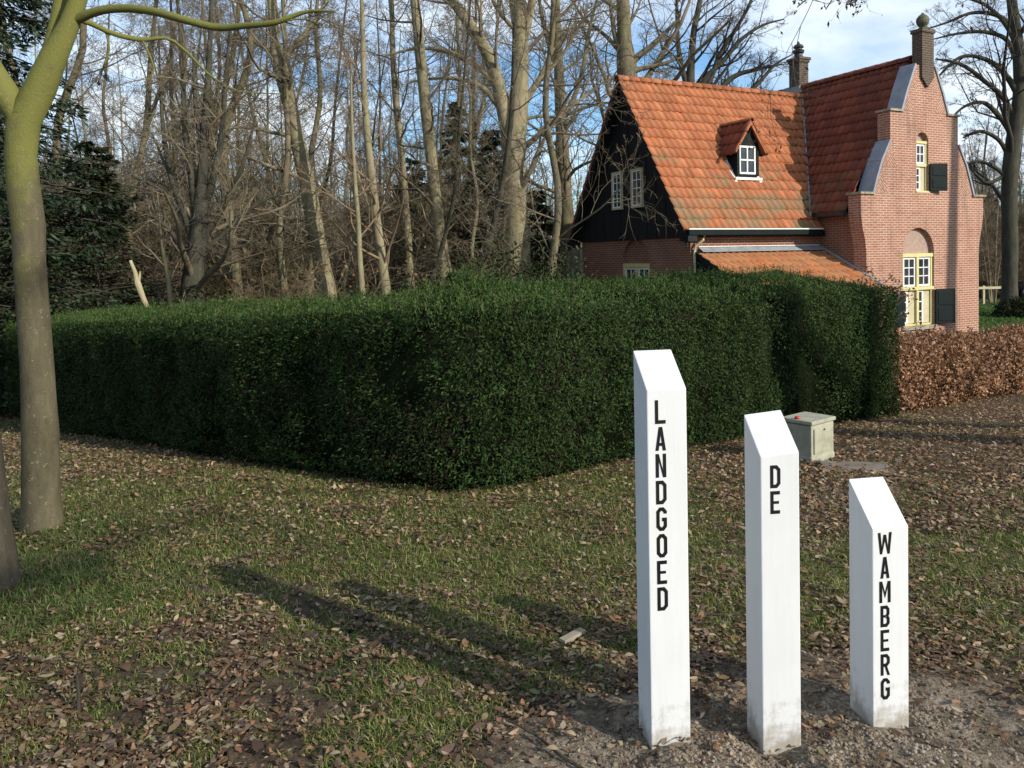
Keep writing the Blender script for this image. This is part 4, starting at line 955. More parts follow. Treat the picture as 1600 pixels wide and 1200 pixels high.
# ================================================================== SMALL THINGS
# utility box with lid
q1, q2 = on_ground(1268, 725), on_ground(1303, 717); u = norm((q2-q1)[None])[0]; ang = math.atan2(u[1], u[0]); wb = float(np.linalg.norm((q2-q1)[:2]))
z0 = float(gz0(q1[0], q1[1])); hb = zat(q1[0], q1[1], 659)-z0
bx = empty('utility_box', (q1[0], q1[1], z0), ang); tag(bx, 'small pale weathered concrete meter box with flat lid beside the dark hedge', 'box')
mb = MB(); mb.box(0, wb, 0, .27, -.1, hb-.04); mb.box(-.006, wb+.006, -.006, .276, -.1, .05); mb.build('body', M['concrete'], bx, bevel=.01)
mb = MB(); mb.box(.03, wb-.03, -.012, .0, .075, hb-.07); d_ = mb.build('door', M['concrete'], bx, bevel=.005)
mb = MB(); mb.tube([(wb*.5, -.012, hb-.085), (wb*.5, -.02, hb-.085)], .007, 10); mb.build('lock', M['blackmetal'], d_)
mb = MB(); mb.box(-.014, wb+.014, -.014, .284, hb-.032, hb); mb.build('lid', M['concrete'], bx, bevel=.008)
q = (q1[0]-math.sin(ang)*.14+math.cos(ang)*.02, q1[1]+math.cos(ang)*.14+math.sin(ang)*.02)
mb = MB(); mb.lathe([(.0, 0), (.022, 0), (.024, .012), (.018, .022), (0, .025)], (0, 0), 14); o = mb.build('bottle_cap', M['red']); o.location = (q[0], q[1], z0+hb); tag(o, 'small red cap lying on the lid of the pale box', 'cap')
q = on_ground(1330, 733); mb = MB(); mb.box(-.22, .30, -.16, .14, -.05, .012); o = mb.build('paving_slab', M['slab'], bevel=.01); o.location = (q[0], q[1], q[2]+.015); o.rotation_euler = (.02, .01, -.15); tag(o, 'flat grey stone slab in the leaves by the pale box', 'slab')
q = on_ground(895, 1001); mb = MB(); mb.box(-.065, .065, -.018, .018, 0, .014); o = mb.build('wood_offcut', M['plank'], bevel=.002); o.location = (q[0], q[1], float(gz(q[0], q[1]))+.02); o.rotation_euler = (.05, -.04, R(42)); tag(o, 'short pale wooden offcut lying on the leaves left of the tallest post', 'offcut')
q = on_ground(122, 1107); mb = MB(); mb.tube([(0, 0, -.05), (.004, 0, .05), (-.006, .01, .125)], [.008, .007, .005], 7); o = mb.build('stick', M['bark_rough'], smooth=True); o.location = q; tag(o, 'thin bare stick standing upright in the leaf litter', 'stick')
for px, py, l, a in ((590, 1010, .34, .4), (860, 1175, .4, 2.3), (760, 1010, .22, 2.6), (380, 1060, .3, 1.2), (1120, 965, .25, .1)):
    q = on_ground(px, py); mb = MB(); mb.tube([(-l/2, 0, 0), (-l/6, .015, .008), (l/5, -.012, .004), (l/2, .01, .012)], [.006, .006, .005, .003], 6); o = mb.build('fallen_twig', M['bark_rough'], smooth=True)
    o.location = (q[0], q[1], float(gz(q[0], q[1]))+.012); o.rotation_euler = (0, 0, a); tag(o, 'thin bare twig lying on the leafy grass', 'twig', 'twigs lying on the ground')
# fence panel and far things
a, b = at(883, 405, 27.5), at(916, 405, 26.6); d = b-a; ang = math.atan2(d[1], d[0]); l = float(np.hypot(d[0], d[1])); zt = at(900, 388, 27)[2]
fe = empty('board_fence', (a[0], a[1], -1.15), ang); tag(fe, 'weathered pale board fence at the left corner of the house', 'fence')
mb = MB()
for i in range(9): mb.box(l*i/9+.004, l*(i+1)/9-.004, 0, .02+.004*(i % 2), .05, zt+1.15-.02*(i % 3))
mb.build('boards', M['wood'], fe)
mb = MB(); mb.box(l*.8, l*.8+.09, -.07, -.002, 0, zt+1.18); mb.build('post', M['cream'], fe)

# ================================================================== TREES
rng = np.random.default_rng(5); random.seed(5)
TW = 'bare trees of the wood'
LV_BIG = [lv(11, 9, .28, 55, .42, .5, .05, .10), lv(7, 7, .2, 48, .45, .55, .03, .14), lv(6, 5, .15, 45, .5, .6, .02, .18), lv(3, 4, .2, 42, .55, .7, .0, .2, rmin=.004)]
def up(stem, dz, dx=0, r=.02):
    x, y, z, rr = stem[-1]; return stem + [(x+dx*.5, y, z+dz*.5, max(rr*.6, r)), (x+dx, y+.2, z+dz, r)]
def foot(stem, gzv=None):
    x, y, z, r = stem[0]; g0 = float(gz0(x, y)) if gzv is None else gzv
    return ([(x-.0, y, g0-.15, r*1.5), (x, y, g0+.12, r*1.25)] if z-g0 > .5 else [(x, y, g0-.15, r*1.2)]) + stem
# -- big smooth tree at the left edge
Yl = 5.02
tr = pxstem([(66, 838, 78), (65, 815, 69), (64, 780, 64), (63, 700, 62), (60, 600, 57), (53, 510, 54), (47, 420, 52), (42, 330, 55), (36, 290, 54), (32, 240, 52), (34, 205, 58), (42, 175, 56), (60, 145, 54), (78, 100, 48), (100, 58, 36), (114, 25, 31), (123, 0, 28), (140, -80, 25), (150, -230, 22), (170, -380, 14), (185, -520, 7)], Yl)
tl_ = pxstem([(40, 205, 36), (22, 168, 46), (5, 140, 46), (-18, 100, 40), (-50, 30, 34), (-90, -80, 26), (-120, -230, 18), (-140, -420, 8)], Yl-.02)
tk2 = pxstem([(72, 105, 30), (82, 65, 27), (91, 25, 24), (95, 0, 23), (92, -70, 20), (80, -180, 16), (60, -330, 10), (50, -460, 5)], Yl+.10)
tb1 = pxstem([(116, 32, 17, Yl), (150, 18, 15, Yl-.05), (200, 13, 14, Yl-.1), (240, 18, 14, Yl-.15), (285, 30, 13, Yl-.2), (340, 43, 11.5, Yl-.2), (385, 40, 10, Yl-.25), (430, 35, 9, Yl-.3), (480, 18, 6, Yl-.3), (520, 18, 3, Yl-.35)], Yl)
tb2 = pxstem([(112, 28, 9.5, Yl), (140, 36, 9, Yl+.1), (170, 50, 8.5, Yl+.2), (220, 62, 8, Yl+.3), (265, 61, 5, Yl+.35), (290, 80, 4.5, Yl+.4), (325, 115, 3.5, Yl+.4), (360, 138, 3, Yl+.4), (440, 147, 1.5, Yl+.5)], Yl)
tb3 = pxstem([(165, 46, 4, Yl+.2), (170, 80, 3.4, Yl+.2), (163, 100, 3, Yl+.2), (155, 128, 1.5, Yl+.2)], Yl)
tb4 = pxstem([(222, 62, 4, Yl+.3), (233, 85, 3.4, Yl+.3), (240, 108, 3, Yl+.3), (231, 128, 2.4, Yl+.3), (230, 147, 1.5, Yl+.3)], Yl)
tb5 = pxstem([(430, 36, 3, Yl-.3), (470, 30, 2.5, Yl-.3), (500, 36, 1.5, Yl-.3)], Yl)
make_tree('smooth_barked_tree', tr[0][:3], [tr, tl_, tk2, tb1, tb2, tb3, tb4, tb5],
          [lv(5, 8, .62, 50, .30, .32, .03, .12), lv(5, 6, .2, 48, .5, .55, .02, .16), lv(5, 5, .2, 45, .55, .6, 0, .2, rmin=.0022), lv(3, 4, .2, 40, .6, .7, 0, .2, rmin=.0018)],
          'large forked tree with smooth yellow green bark standing on the grass', M['bark_green'], M['twig'], sides=20, lump=.035)
# -- dark trunk cut by the left edge
te = pxstem([(-20, 945, 130), (-22, 900, 110), (-28, 840, 102), (-36, 760, 96), (-44, 680, 92), (-60, 540, 88), (-85, 340, 82), (-120, 100, 74), (-170, -200, 60), (-230, -600, 40)], 4.05)
make_tree('rough_barked_tree', te[0][:3], [te], [lv(7, 8, .86, 55, .4, .45, .03, .12), lv(6, 6, .2, 48, .5, .55, .02, .16), lv(5, 5, .2, 45, .55, .6, 0, .2)], 'leaning brown trunk with rough bark at the very edge of the grass', M['bark_rough'], M['twig'], sides=20, lump=.05)

# -- single trees of the wood behind the hedge
def wood_tree(name, stems, levels, label, bark='bark', twig='twig', group=None, **k):
    return make_tree(name, (stems[0][0][0], stems[0][0][1], float(gz0(stems[0][0][0], stems[0][0][1]))), stems, levels, label, M[bark], M[twig], group, **k)
Y = 20
s0 = foot(pxstem([(512, 462, 30), (497, 380, 27), (478, 280, 25), (460, 200, 24), (445, 130, 24), (436, 95, 26), (428, 60, 14), (424, 10, 12), (418, -60, 10), (420, -160, 6)], Y))
s1 = pxstem([(440, 100, 14), (415, 75, 10), (380, 60, 6), (350, 62, 3)], Y); s2 = pxstem([(440, 95, 12), (470, 60, 8), (500, 20, 6), (520, -40, 3)], Y)
wood_tree('oak_tree', [s0, s1, s2], [lv(13, 8, .25, 65, .24, .3, .02, .14), lv(6, 6, .2, 50, .5, .55, .02, .16), lv(5, 5, .2, 45, .5, .6, 0, .2), lv(5, 4, .15, 45, .65, .7, 0, .22, rmin=.004)], 'pale trunk leaning left with a knobbly broken top above the hedge', 'bark_pale', sides=14, lump=.1)
Y = 22
s0 = foot(pxstem([(696, 430, 24), (690, 390, 21), (683, 330, 19), (673, 240, 18), (664, 160, 17), (656, 80, 16), (648, 0, 15), (640, -120, 12), (636, -260, 6)], Y))
wood_tree('oak_tree', [s0], [lv(20, 8, .2, 65, .2, .28, .04, .12), lv(6, 6, .2, 50, .5, .55, .02, .16), lv(5, 5, .2, 45, .5, .6, 0, .2), lv(5, 4, .15, 45, .65, .7, 0, .22, rmin=.004)], 'slim pale trunk leaning slightly left, first left of the broad twin stemmed tree', 'bark_pale', sides=12)
s0 = foot(pxstem([(603, 455, 17), (596, 400, 15), (588, 340, 14), (579, 260, 13), (572, 190, 11), (568, 110, 9), (566, 20, 7), (560, -80, 4)], 18.5))
s1 = pxstem([(590, 350, 7), (572, 310, 6), (560, 275, 4), (552, 220, 2)], 18.5)
wood_tree('young_tree', [s0, s1], [lv(20, 8, .2, 58, .2, .3, .06, .12), lv(6, 6, .2, 48, .5, .55, .02, .16), lv(5, 5, .2, 45, .5, .6, 0, .2), lv(2, 4, .2, 40, .6, .7, 0, .2, rmin=.005)], 'thin yellowish trunk with a low fork rising right behind the hedge', 'bark_pale', 'twig_brown', sides=10)
s0 = foot(pxstem([(566, 455, 10), (562, 400, 9), (560, 350, 8), (556, 300, 7), (550, 200, 5), (548, 100, 3)], 17.5))
wood_tree('young_tree', [s0], [lv(14, 7, .25, 50, .2, .45, .06, .12), lv(6, 6, .2, 48, .5, .55, .02, .16), lv(4, 5, .2, 45, .5, .6, 0, .2)], 'very thin sapling stem close beside the low forked yellowish trunk', 'bark_pale', 'twig_brown', sides=8)
Y = 25
s0 = foot(pxstem([(641, 425, 13), (636, 350, 12), (629, 260, 11), (620, 170, 11), (614, 90, 9), (612, 10, 8), (606, -100, 5)], Y))
wood_tree('young_tree', [s0], [lv(18, 8, .3, 60, .2, .3, .04, .12), lv(6, 6, .2, 50, .5, .55, .02, .16), lv(5, 5, .2, 45, .5, .6, 0, .2)], 'thin straight trunk between two thicker pale trunks in the wood', 'bark_pale', sides=10)
Y = 24
s0 = foot(pxstem([(808, 412, 44), (807, 370, 37), (805, 310, 35), (803, 250, 36), (803, 205, 40), (809, 170, 32), (813, 110, 26), (812, 50, 24), (806, 0, 22), (800, -90, 18), (806, -220, 10)], Y))
s1 = pxstem([(797, 215, 26), (786, 170, 21), (775, 120, 20), (762, 85, 19), (745, 55, 18), (722, 22, 16), (700, -8, 14), (660, -60, 9), (630, -130, 4)], Y)
s2 = pxstem([(780, 140, 11), (755, 112, 9), (725, 92, 8), (690, 78, 7), (650, 76, 5), (600, 88, 3)], Y)
s3 = pxstem([(778, 165, 9), (755, 138, 8), (725, 125, 7), (690, 122, 5), (640, 128, 3)], Y)
s4 = pxstem([(815, 170, 12), (832, 140, 10), (850, 110, 8), (862, 80, 6), (885, 50, 4), (910, 30, 2)], Y)
s5 = pxstem([(812, 110, 14), (820, 60, 14), (828, 20, 13), (838, -30, 11), (850, -120, 6)], Y)
s6 = pxstem([(810, 190, 6), (835, 183, 5), (862, 182, 4), (900, 190, 2)], Y)
wood_tree('beech_tree', [s0, s1, s2, s3, s4, s5, s6], [lv(12, 8, .25, 55, .30, .3, .05, .12), lv(6, 6, .2, 48, .5, .55, .03, .16), lv(6, 5, .2, 45, .5, .6, 0, .2), lv(5, 4, .15, 45, .65, .7, 0, .22, rmin=.004)], 'broad pale beech splitting into several heavy stems left of the house', 'bark_pale', sides=18, lump=.06)
Y = 30
s0 = foot(pxstem([(888, 400, 26), (885, 330, 23), (880, 250, 21), (876, 170, 18), (873, 100, 15), (870, 30, 13), (866, -60, 10), (862, -180, 5)], Y))
s1 = pxstem([(878, 190, 10), (898, 150, 8), (910, 110, 7), (920, 50, 5), (935, -10, 3)], Y); s2 = pxstem([(874, 110, 9), (858, 70, 8), (846, 20, 6), (835, -50, 3)], Y)
wood_tree('oak_tree', [s0, s1, s2], [lv(18, 8, .2, 60, .26, .3, .03, .13), lv(6, 6, .2, 48, .5, .55, .03, .16), lv(6, 5, .2, 45, .5, .6, 0, .2), lv(5, 4, .15, 45, .65, .7, 0, .22, rmin=.005)], 'bare trunk with many fine branches just left of the black gable end', 'bark', sides=12, lump=.08)
Y = 33
s0 = foot(pxstem([(985, 260, 36), (982, 180, 33), (979, 120, 30), (976, 70, 24), (974, 20, 22), (972, -60, 17), (974, -180, 8)], Y))
s1 = pxstem([(976, 110, 13), (995, 90, 11), (1020, 70, 9), (1042, 48, 6), (1060, 30, 3)], Y); s2 = pxstem([(978, 115, 10), (1000, 108, 8), (1035, 100, 6), (1070, 88, 3)], Y); s3 = pxstem([(972, 90, 10), (962, 60, 8), (955, 20, 6), (950, -40, 3)], Y)
wood_tree('oak_tree', [s0, s1, s2, s3], [lv(13, 8, .3, 55, .34, .32, .03, .12), lv(6, 6, .2, 48, .5, .55, .02, .16), lv(6, 5, .2, 45, .5, .6, 0, .2), lv(5, 4, .15, 45, .65, .7, 0, .22, rmin=.005)], 'thick brown trunk rising behind the orange roof beside its gable peak', 'bark', sides=14, lump=.09)
Y = 38
s0 = foot(pxstem([(1092, 330, 24), (1085, 220, 20), (1078, 150, 17), (1080, 100, 12), (1084, 50, 10), (1094, 0, 8), (1105, -70, 4)], Y))
st = [s0, pxstem([(1078, 150, 9), (1062, 90, 8), (1058, 40, 6), (1058, -20, 4), (1060, -80, 2)], Y), pxstem([(1082, 170, 12), (1105, 120, 9), (1130, 95, 8), (1160, 60, 6), (1195, 38, 4), (1225, 30, 2)], Y),
      pxstem([(1084, 185, 11), (1112, 118, 9), (1128, 80, 8), (1150, 45, 6), (1172, 5, 5), (1185, -40, 3)], Y), pxstem([(1086, 195, 12), (1120, 145, 10), (1150, 118, 8), (1185, 108, 6), (1222, 100, 3)], Y), pxstem([(1088, 210, 10), (1140, 170, 9), (1185, 130, 7), (1215, 98, 4), (1238, 85, 2)], Y)]
wood_tree('spreading_tree', st, [lv(11, 8, .3, 45, .30, .4, .05, .10), lv(6, 6, .2, 42, .5, .55, .04, .14), lv(6, 5, .2, 40, .5, .6, .02, .18), lv(5, 4, .15, 42, .65, .7, 0, .22, rmin=.005)], 'dark fan of bare branches spreading behind the roof towards the ridge chimney', 'bark_dark', 'twig_dark', sides=10)
# -- tall tree right of the house
Y = 34
s0 = foot(pxstem([(1577, 492, 40), (1577, 470, 30), (1578, 400, 27), (1577, 320, 26), (1579, 260, 26), (1588, 190, 25), (1594, 130, 22), (1590, 70, 20), (1583, 20, 18), (1578, -40, 15), (1575, -160, 8)], Y))
st = [s0, pxstem([(1590, 190, 17), (1603, 120, 16), (1612, 50, 14), (1618, -30, 11), (1625, -140, 5)], Y)]
for pts in ([(1592, 150, 12), (1572, 118, 10), (1545, 95, 8), (1505, 88, 6), (1465, 120, 3)], [(1590, 100, 10), (1570, 60, 8), (1540, 50, 7), (1500, 52, 5), (1455, 62, 2)], [(1586, 45, 9), (1560, 25, 8), (1520, 20, 6), (1480, 35, 4), (1440, 48, 2)],
            [(1588, 190, 11), (1565, 150, 9), (1540, 128, 8), (1500, 100, 6), (1462, 92, 3)], [(1583, 215, 10), (1560, 180, 9), (1535, 160, 7), (1510, 165, 5), (1485, 185, 3)], [(1580, 250, 9), (1556, 215, 7), (1530, 205, 6), (1505, 215, 3)],
            [(1579, 285, 8), (1555, 262, 7), (1528, 252, 5), (1505, 258, 2)], [(1590, 75, 8), (1565, 30, 7), (1540, 8, 6), (1505, -5, 3)], [(1594, 140, 9), (1630, 100, 7), (1670, 80, 4)], [(1579, 270, 8), (1540, 285, 6), (1515, 262, 4), (1500, 250, 2)]):
    st.append(pxstem(pts, Y))
wood_tree('beech_tree', st, [lv(9, 8, .25, 45, .32, .36, .02, .12), lv(6, 6, .2, 42, .5, .55, .02, .16), lv(6, 5, .2, 40, .5, .6, 0, .2), lv(5, 4, .15, 42, .65, .7, 0, .22, rmin=.005)], 'tall dark beech right of the house with arching branches towards the gable', 'bark_dark', 'twig_dark', sides=16)
q = at(1577, 492, 34)
# -- many stemmed tree behind the left hedge, its shade put into dark bark
Y = 17
s0 = foot(pxstem([(300, 470, 40), (303, 430, 34), (307, 390, 32), (312, 340, 26), (316, 280, 18), (320, 200, 14), (326, 110, 10), (330, 10, 6), (332, -60, 3)], Y))
st = [s0]
for pts in ([(306, 395, 16), (290, 340, 12), (268, 280, 9), (255, 200, 7), (250, 120, 4), (248, 40, 2)], [(310, 360, 16), (302, 300, 12), (292, 230, 10), (286, 140, 7), (280, 40, 4), (276, -30, 2)], [(312, 345, 15), (330, 290, 12), (345, 220, 10), (352, 130, 7), (360, 40, 4)],
            [(308, 390, 14), (338, 340, 11), (362, 300, 9), (385, 240, 6), (400, 180, 3)], [(305, 410, 13), (280, 380, 10), (255, 350, 7), (230, 335, 4), (200, 330, 2)], [(308, 400, 12), (345, 370, 9), (380, 335, 7), (420, 310, 4), (450, 300, 2)], [(312, 330, 12), (318, 250, 10), (306, 170, 7), (302, 80, 4)],
            [(306, 415, 10), (335, 395, 8), (375, 385, 5), (415, 370, 2)], [(307, 370, 10), (275, 320, 8), (240, 290, 6), (205, 275, 3)]):
    st.append(pxstem(pts, Y))
wood_tree('many_stemmed_tree', st, [lv(13, 8, .2, 50, .30, .34, .02, .13), lv(6, 6, .2, 48, .5, .55, .01, .16), lv(5, 5, .2, 45, .5, .6, 0, .2), lv(3, 4, .2, 40, .6, .7, 0, .2, rmin=.004)], 'dense many stemmed bare tree standing behind the shaded stretch of hedge', 'bark_dark', 'twig', sides=14, lump=.08)
# -- pale snapped stump and its thin neighbour
Y = 14.5
s0 = foot(pxstem([(231, 484, 8), (226, 470, 8.5), (219, 455, 10), (215, 442, 11), (212, 430, 8), (209, 418, 6.5), (205, 410, 7), (203.5, 407, 5)], Y))
s1 = pxstem([(215, 444, 7), (218, 432, 4.5), (219, 424, 2)], Y); s2 = pxstem([(213, 438, 5), (211, 428, 3), (209.5, 421, 1.5)], Y)
e = empty('snapped_sapling', (s0[0][0], Y, float(gz0(s0[0][0], Y)))); b = np.array(e.location); tag(e, 'short snapped sapling with bare pale wood sticking up behind the hedge', 'tree stump')
mb = MB()
for s in (s0, s1, s2):
    rs = resample(s, 14); mb.tube([tuple(p[:3]-b) for p in rs], [float(p[3]) for p in rs], 9)
mb.build('trunk', M['rawwood'], e, smooth=True)
s0 = foot(pxstem([(266, 474, 9), (263, 440, 8), (258, 410, 8), (254, 390, 6), (250, 350, 4), (246, 300, 2)], 16))
wood_tree('young_tree', [s0], [lv(9, 7, .35, 50, .25, .5, .05, .14), lv(5, 6, .2, 48, .5, .55, .02, .16), lv(4, 5, .2, 45, .5, .6, 0, .2)], 'mossy thin sapling between the snapped sapling and the many stemmed tree', 'bark', 'twig', sides=8)

# -- the rest of the wood: a few kinds of bare tree, each planted many times
protos = []
for i in range(7):
    hgt = (15, 17, 13, 18, 14, 16, 12)[i]; r0 = (.14, .18, .11, .20, .10, .13, .085)[i]; sd_ = rng.normal(size=(8, 2))*.22
    tr = [(0, 0, -.3, r0*1.3)]
    x = y = 0
    for j in range(1, 8):
        x += sd_[j, 0]; y += sd_[j, 1]; tr.append((x, y, hgt*j/7.5, r0*(1-.12*j)))
    st = [tr]
    if i in (1, 3, 5):
        a = rng.random()*6.28; p = tr[3]; st.append([(p[0], p[1], p[2], p[3]*.7), (p[0]+.7*math.cos(a), p[1]+.7*math.sin(a), p[2]+2, p[3]*.55), (p[0]+1.3*math.cos(a), p[1]+1.3*math.sin(a), p[2]+5.5, p[3]*.35), (p[0]+1.7*math.cos(a), p[1]+1.7*math.sin(a), p[2]+8, .02)])
    (tV, tQ), (cV, cQ), _ = tree_mesh(st, [lv(22, 8, .18, 60, .20, .26, .05, .13), lv(7, 6, .15, 52, .5, .55, .02, .18), lv(6, 5, .15, 48, .55, .6, -.01, .22, rmin=.005), lv(4, 4, .2, 45, .6, .7, -.02, .22, rmin=.005)], 10, .07)
    protos.append((np_mesh('trunk', tV, tQ, smooth=True), np_mesh('crown', cV, cQ)))
    protos[-1][0].materials.append(M[('bark', 'bark_pale', 'bark', 'bark_dark', 'bark_pale', 'bark', 'bark_dark')[i]]); protos[-1][1].materials.append(M[('twig', 'twig_brown', 'twig', 'twig_dark', 'twig_brown', 'twig', 'twig')[i]])
hazel = []
for i in range(3):
    st = []
    for j in range(7+i):
        a = rng.random()*6.283; hh = 4.2+2.6*rng.random(); o = .8+1.3*rng.random(); b = .15*rng.random()
        st.append([(b*math.cos(a), b*math.sin(a), -.2, .035), (b*math.cos(a)+o*.25*math.cos(a), o*.25*math.sin(a), hh*.4, .027), (o*.6*math.cos(a+.2), o*.6*math.sin(a+.2), hh*.72, .017), (o*math.cos(a), o*math.sin(a), hh, .006)])
    (tV, tQ), (cV, cQ), _ = tree_mesh(st, [lv(12, 7, .12, 52, .34, .5, .01, .14, rmin=.004), lv(7, 6, .15, 52, .5, .55, -.02, .2, rmin=.004), lv(6, 5, .15, 48, .6, .6, -.02, .22, rmin=.004)], 7, .05)
    mt, mc = np_mesh('trunk', tV, tQ, smooth=True), np_mesh('crown', cV, cQ); mt.materials.append(M[('bark', 'bark_pale', 'bark')[i]]); mc.materials.append(M[('twig_olive', 'twig_brown', 'twig')[i]]); hazel.append((mt, mc))
LB = {'behind the hedge': 'bare slender tree among the many in the wood behind the yew hedge', 'behind the house': 'bare tree in the wood showing above the orange roof', 'right of the house': 'bare dark tree in the wood beyond the lawn right of the house'}
def plant(x, y, i, sc, where, nm='slender_tree'):
    e = empty(nm, (x, y, float(gz0(x, y))-.05), rng.random()*6.283); e.scale = (sc, sc, sc*(.9+.25*rng.random()))
    tag(e, LB[where], 'tree', 'bare trees '+where)
    for nm, me in zip(('trunk', 'crown'), protos[i]):
        o = bpy.data.objects.new(nm, me); COL.objects.link(o); o.parent = e
def spread(n, px0, px1, y0, y1, where, kinds, gap=1.6, smin=.8, smax=1.25, avoid=()):
    pts = []; tries = 0
    while len(pts) < n and tries < 5000:
        tries += 1; yy = y0*(y1/y0)**rng.random(); px = px0+(px1-px0)*rng.random(); x = (px-800)/F*yy
        if any(abs(px-a) < b for a, b in avoid) and yy < 40: continue
        if all(math.hypot(x-a, yy-b) > gap for a, b in pts): pts.append((x, yy)); plant(x, yy, kinds[rng.integers(0, len(kinds))], smin+(smax-smin)*rng.random(), where)
spread(96, -420, 905, 19, 66, 'behind the hedge', [0, 2, 2, 4, 5, 6, 4, 6], 1.2, avoid=((805, 40), (690, 18), (885, 25), (500, 20)))
spread(9, 930, 1240, 48, 70, 'behind the house', [0, 3, 5, 1], 3, .8, 1.0)
spread(40, 1470, 2000, 42, 80, 'right of the house', [3, 3, 0, 6, 5], 1.6, .5, .8)

def coppice(n, px0, px1, y0, y1, where):
    for i in range(n):
        yy = y0*(y1/y0)**rng.random(); x = (px0+(px1-px0)*rng.random()-800)/F*yy
        e = empty('hazel_bush', (x, yy, float(gz0(x, yy))-.05), rng.random()*6.283); sc = .75+.5*rng.random(); e.scale = (sc, sc, sc*(.85+.3*rng.random()))
        tag(e, {'l': 'tall many stemmed hazel with fine bare twigs in the wood behind the yew hedge', 'r': 'tall many stemmed hazel with fine bare twigs right of the house'}[where], 'shrub', {'l': 'hazels behind the hedge', 'r': 'hazels right of the house'}[where])
        for nm, me in zip(('trunk', 'crown'), hazel[rng.integers(0, 3)]):
            o = bpy.data.objects.new(nm, me); COL.objects.link(o); o.parent = e
coppice(16, -330, 400, 20, 30, 'l'); coppice(64, -330, 840, 27, 54, 'l'); coppice(22, 1490, 1900, 40, 62, 'r')
# -- dark evergreens
def conifer_mesh(Hc, Rc, n_br, cols, nl, L, Wd, droop=.35, z0=.05, ragged=.25):
    zz = Hc*(z0+(1-z0)*rng.random(n_br)**1.15); a = rng.random(n_br)*6.283; reach = Rc*(1-zz/Hc)**.8*(1-ragged+2*ragged*rng.random(n_br))+.15
    m = 6; P = np.empty((n_br, m, 3)); t_ = np.linspace(0, 1, m)
    P[:, :, 0] = np.cos(a)[:, None]*reach[:, None]*t_; P[:, :, 1] = np.sin(a)[:, None]*reach[:, None]*t_
    P[:, :, 2] = zz[:, None] + reach[:, None]*(.15*t_-droop*t_**2+.10*t_**4)
    br = tubes([(P, np.repeat((.035*(reach/Rc+.2))[:, None], m, 1)*np.linspace(1, .2, m))], 4)
    k_ = rng.integers(0, n_br, nl); u = rng.random(nl)**.6; x = u*(m-1.001); i = x.astype(int); f = (x-i)[:, None]
    B = P[k_, i]*(1-f)+P[k_, i+1]*f; sidev = np.stack([-np.sin(a[k_]), np.cos(a[k_]), 0*u], -1)
    off = rng.normal(size=nl)*.26*reach[k_]*(1.1-u*.7)
    B = B + sidev*off[:, None] + np.array([0, 0, -1.0])*(np.abs(off)*.35+.10*rng.random(nl)*reach[k_])[:, None]
    D = norm(np.stack([np.cos(a[k_]), np.sin(a[k_]), 0*u], -1)*.6 + sidev*np.sign(off)[:, None]*.7 + rand_dirs(nl)*.5 + np.array([0, 0, -.35]))
    C = cols[rng.integers(0, len(cols), nl)]*(.5+.9*rng.random((nl, 1)))
    V, Q, C = cards(B, D, rand_dirs(nl)+np.array([0, 0, 1.0]), L*(.6+.8*rng.random(nl)), Wd*(.6+.8*rng.random(nl)), C, .12)
    return br, (V, Q, C)
spr = np.array([(.022, .04, .018), (.016, .03, .014), (.035, .055, .025), (.028, .042, .026)])
def conifer(name, x, y, Hc, Rc, label, nb, nl, L, Wd, cols=spr, group=None, **k):
    (bV, bQ), (V, Q, C) = conifer_mesh(Hc, Rc, nb, cols, nl, L, Wd, **k)
    e = empty(name, (x, y, float(gz0(x, y)))); tag(e, label, 'tree', group)
    tV, tQ = tubes([(np.array([[(0, 0, -.2), (.02, 0, Hc*.3), (-.02, .02, Hc*.7), (0, 0, Hc)]]), np.array([[.02*Hc, .016*Hc, .008*Hc, .005]]))], 10)
    link('trunk', np_mesh('trunk', np.r_[tV, bV], np.r_[tQ, bQ+len(tV)]), M['bark_dark'], e)
    link('foliage', np_mesh('foliage', V, Q, col=C), M['needle'], e)
conifer('spruce_tree', (-40-800)/F*15.5, 15.5, 13.5, 2.9, 'tall dark spruce behind the smooth barked tree on the left', 260, 42000, .16, .05)
conifer('holly_tree', (150-800)/F*16.5, 16.5, 5.3, 2.0, 'dark bushy evergreen beside the tall spruce behind the left hedge', 150, 20000, .11, .045, np.array([(.02, .035, .014), (.03, .045, .02), (.05, .04, .02)]), droop=.1, ragged=.45)
conifer('holly_tree', (60-800)/F*14.5, 14.5, 3.6, 1.8, 'low dark evergreen bush right behind the smooth barked trunk', 110, 14000, .10, .045, np.array([(.02, .035, .014), (.03, .045, .02), (.05, .04, .02)]), droop=.1, ragged=.45)
for px, yy, Hc, Rc, lb in ((722, 30, 8.7, 2.0, 'narrow pointed spruce in the wood between the pale trunks'), (772, 28.5, 7.4, 1.9, 'dark spruce standing just behind the broad pale beech'), (842, 31, 5.4, 1.9, 'short dark spruce between the broad beech and the house'), (648, 30, 6.6, 2.0, 'dark green spruce low in the wood among thin trunks'), (560, 46, 6.0, 2.2, 'small dark spruce deep in the wood'), (410, 44, 6.5, 2.6, 'dim dark spruce right of the many stemmed tree'), (1545, 66, 7.5, 3.2, 'dark spruce deep in the wood right of the house'), (1640, 60, 8.0, 3.2, 'dark spruce at the back of the wood beyond the tall dark beech')):
    conifer('spruce_tree', (px-800)/F*yy, yy, Hc, Rc, lb, 150, 13000, .19, .065)

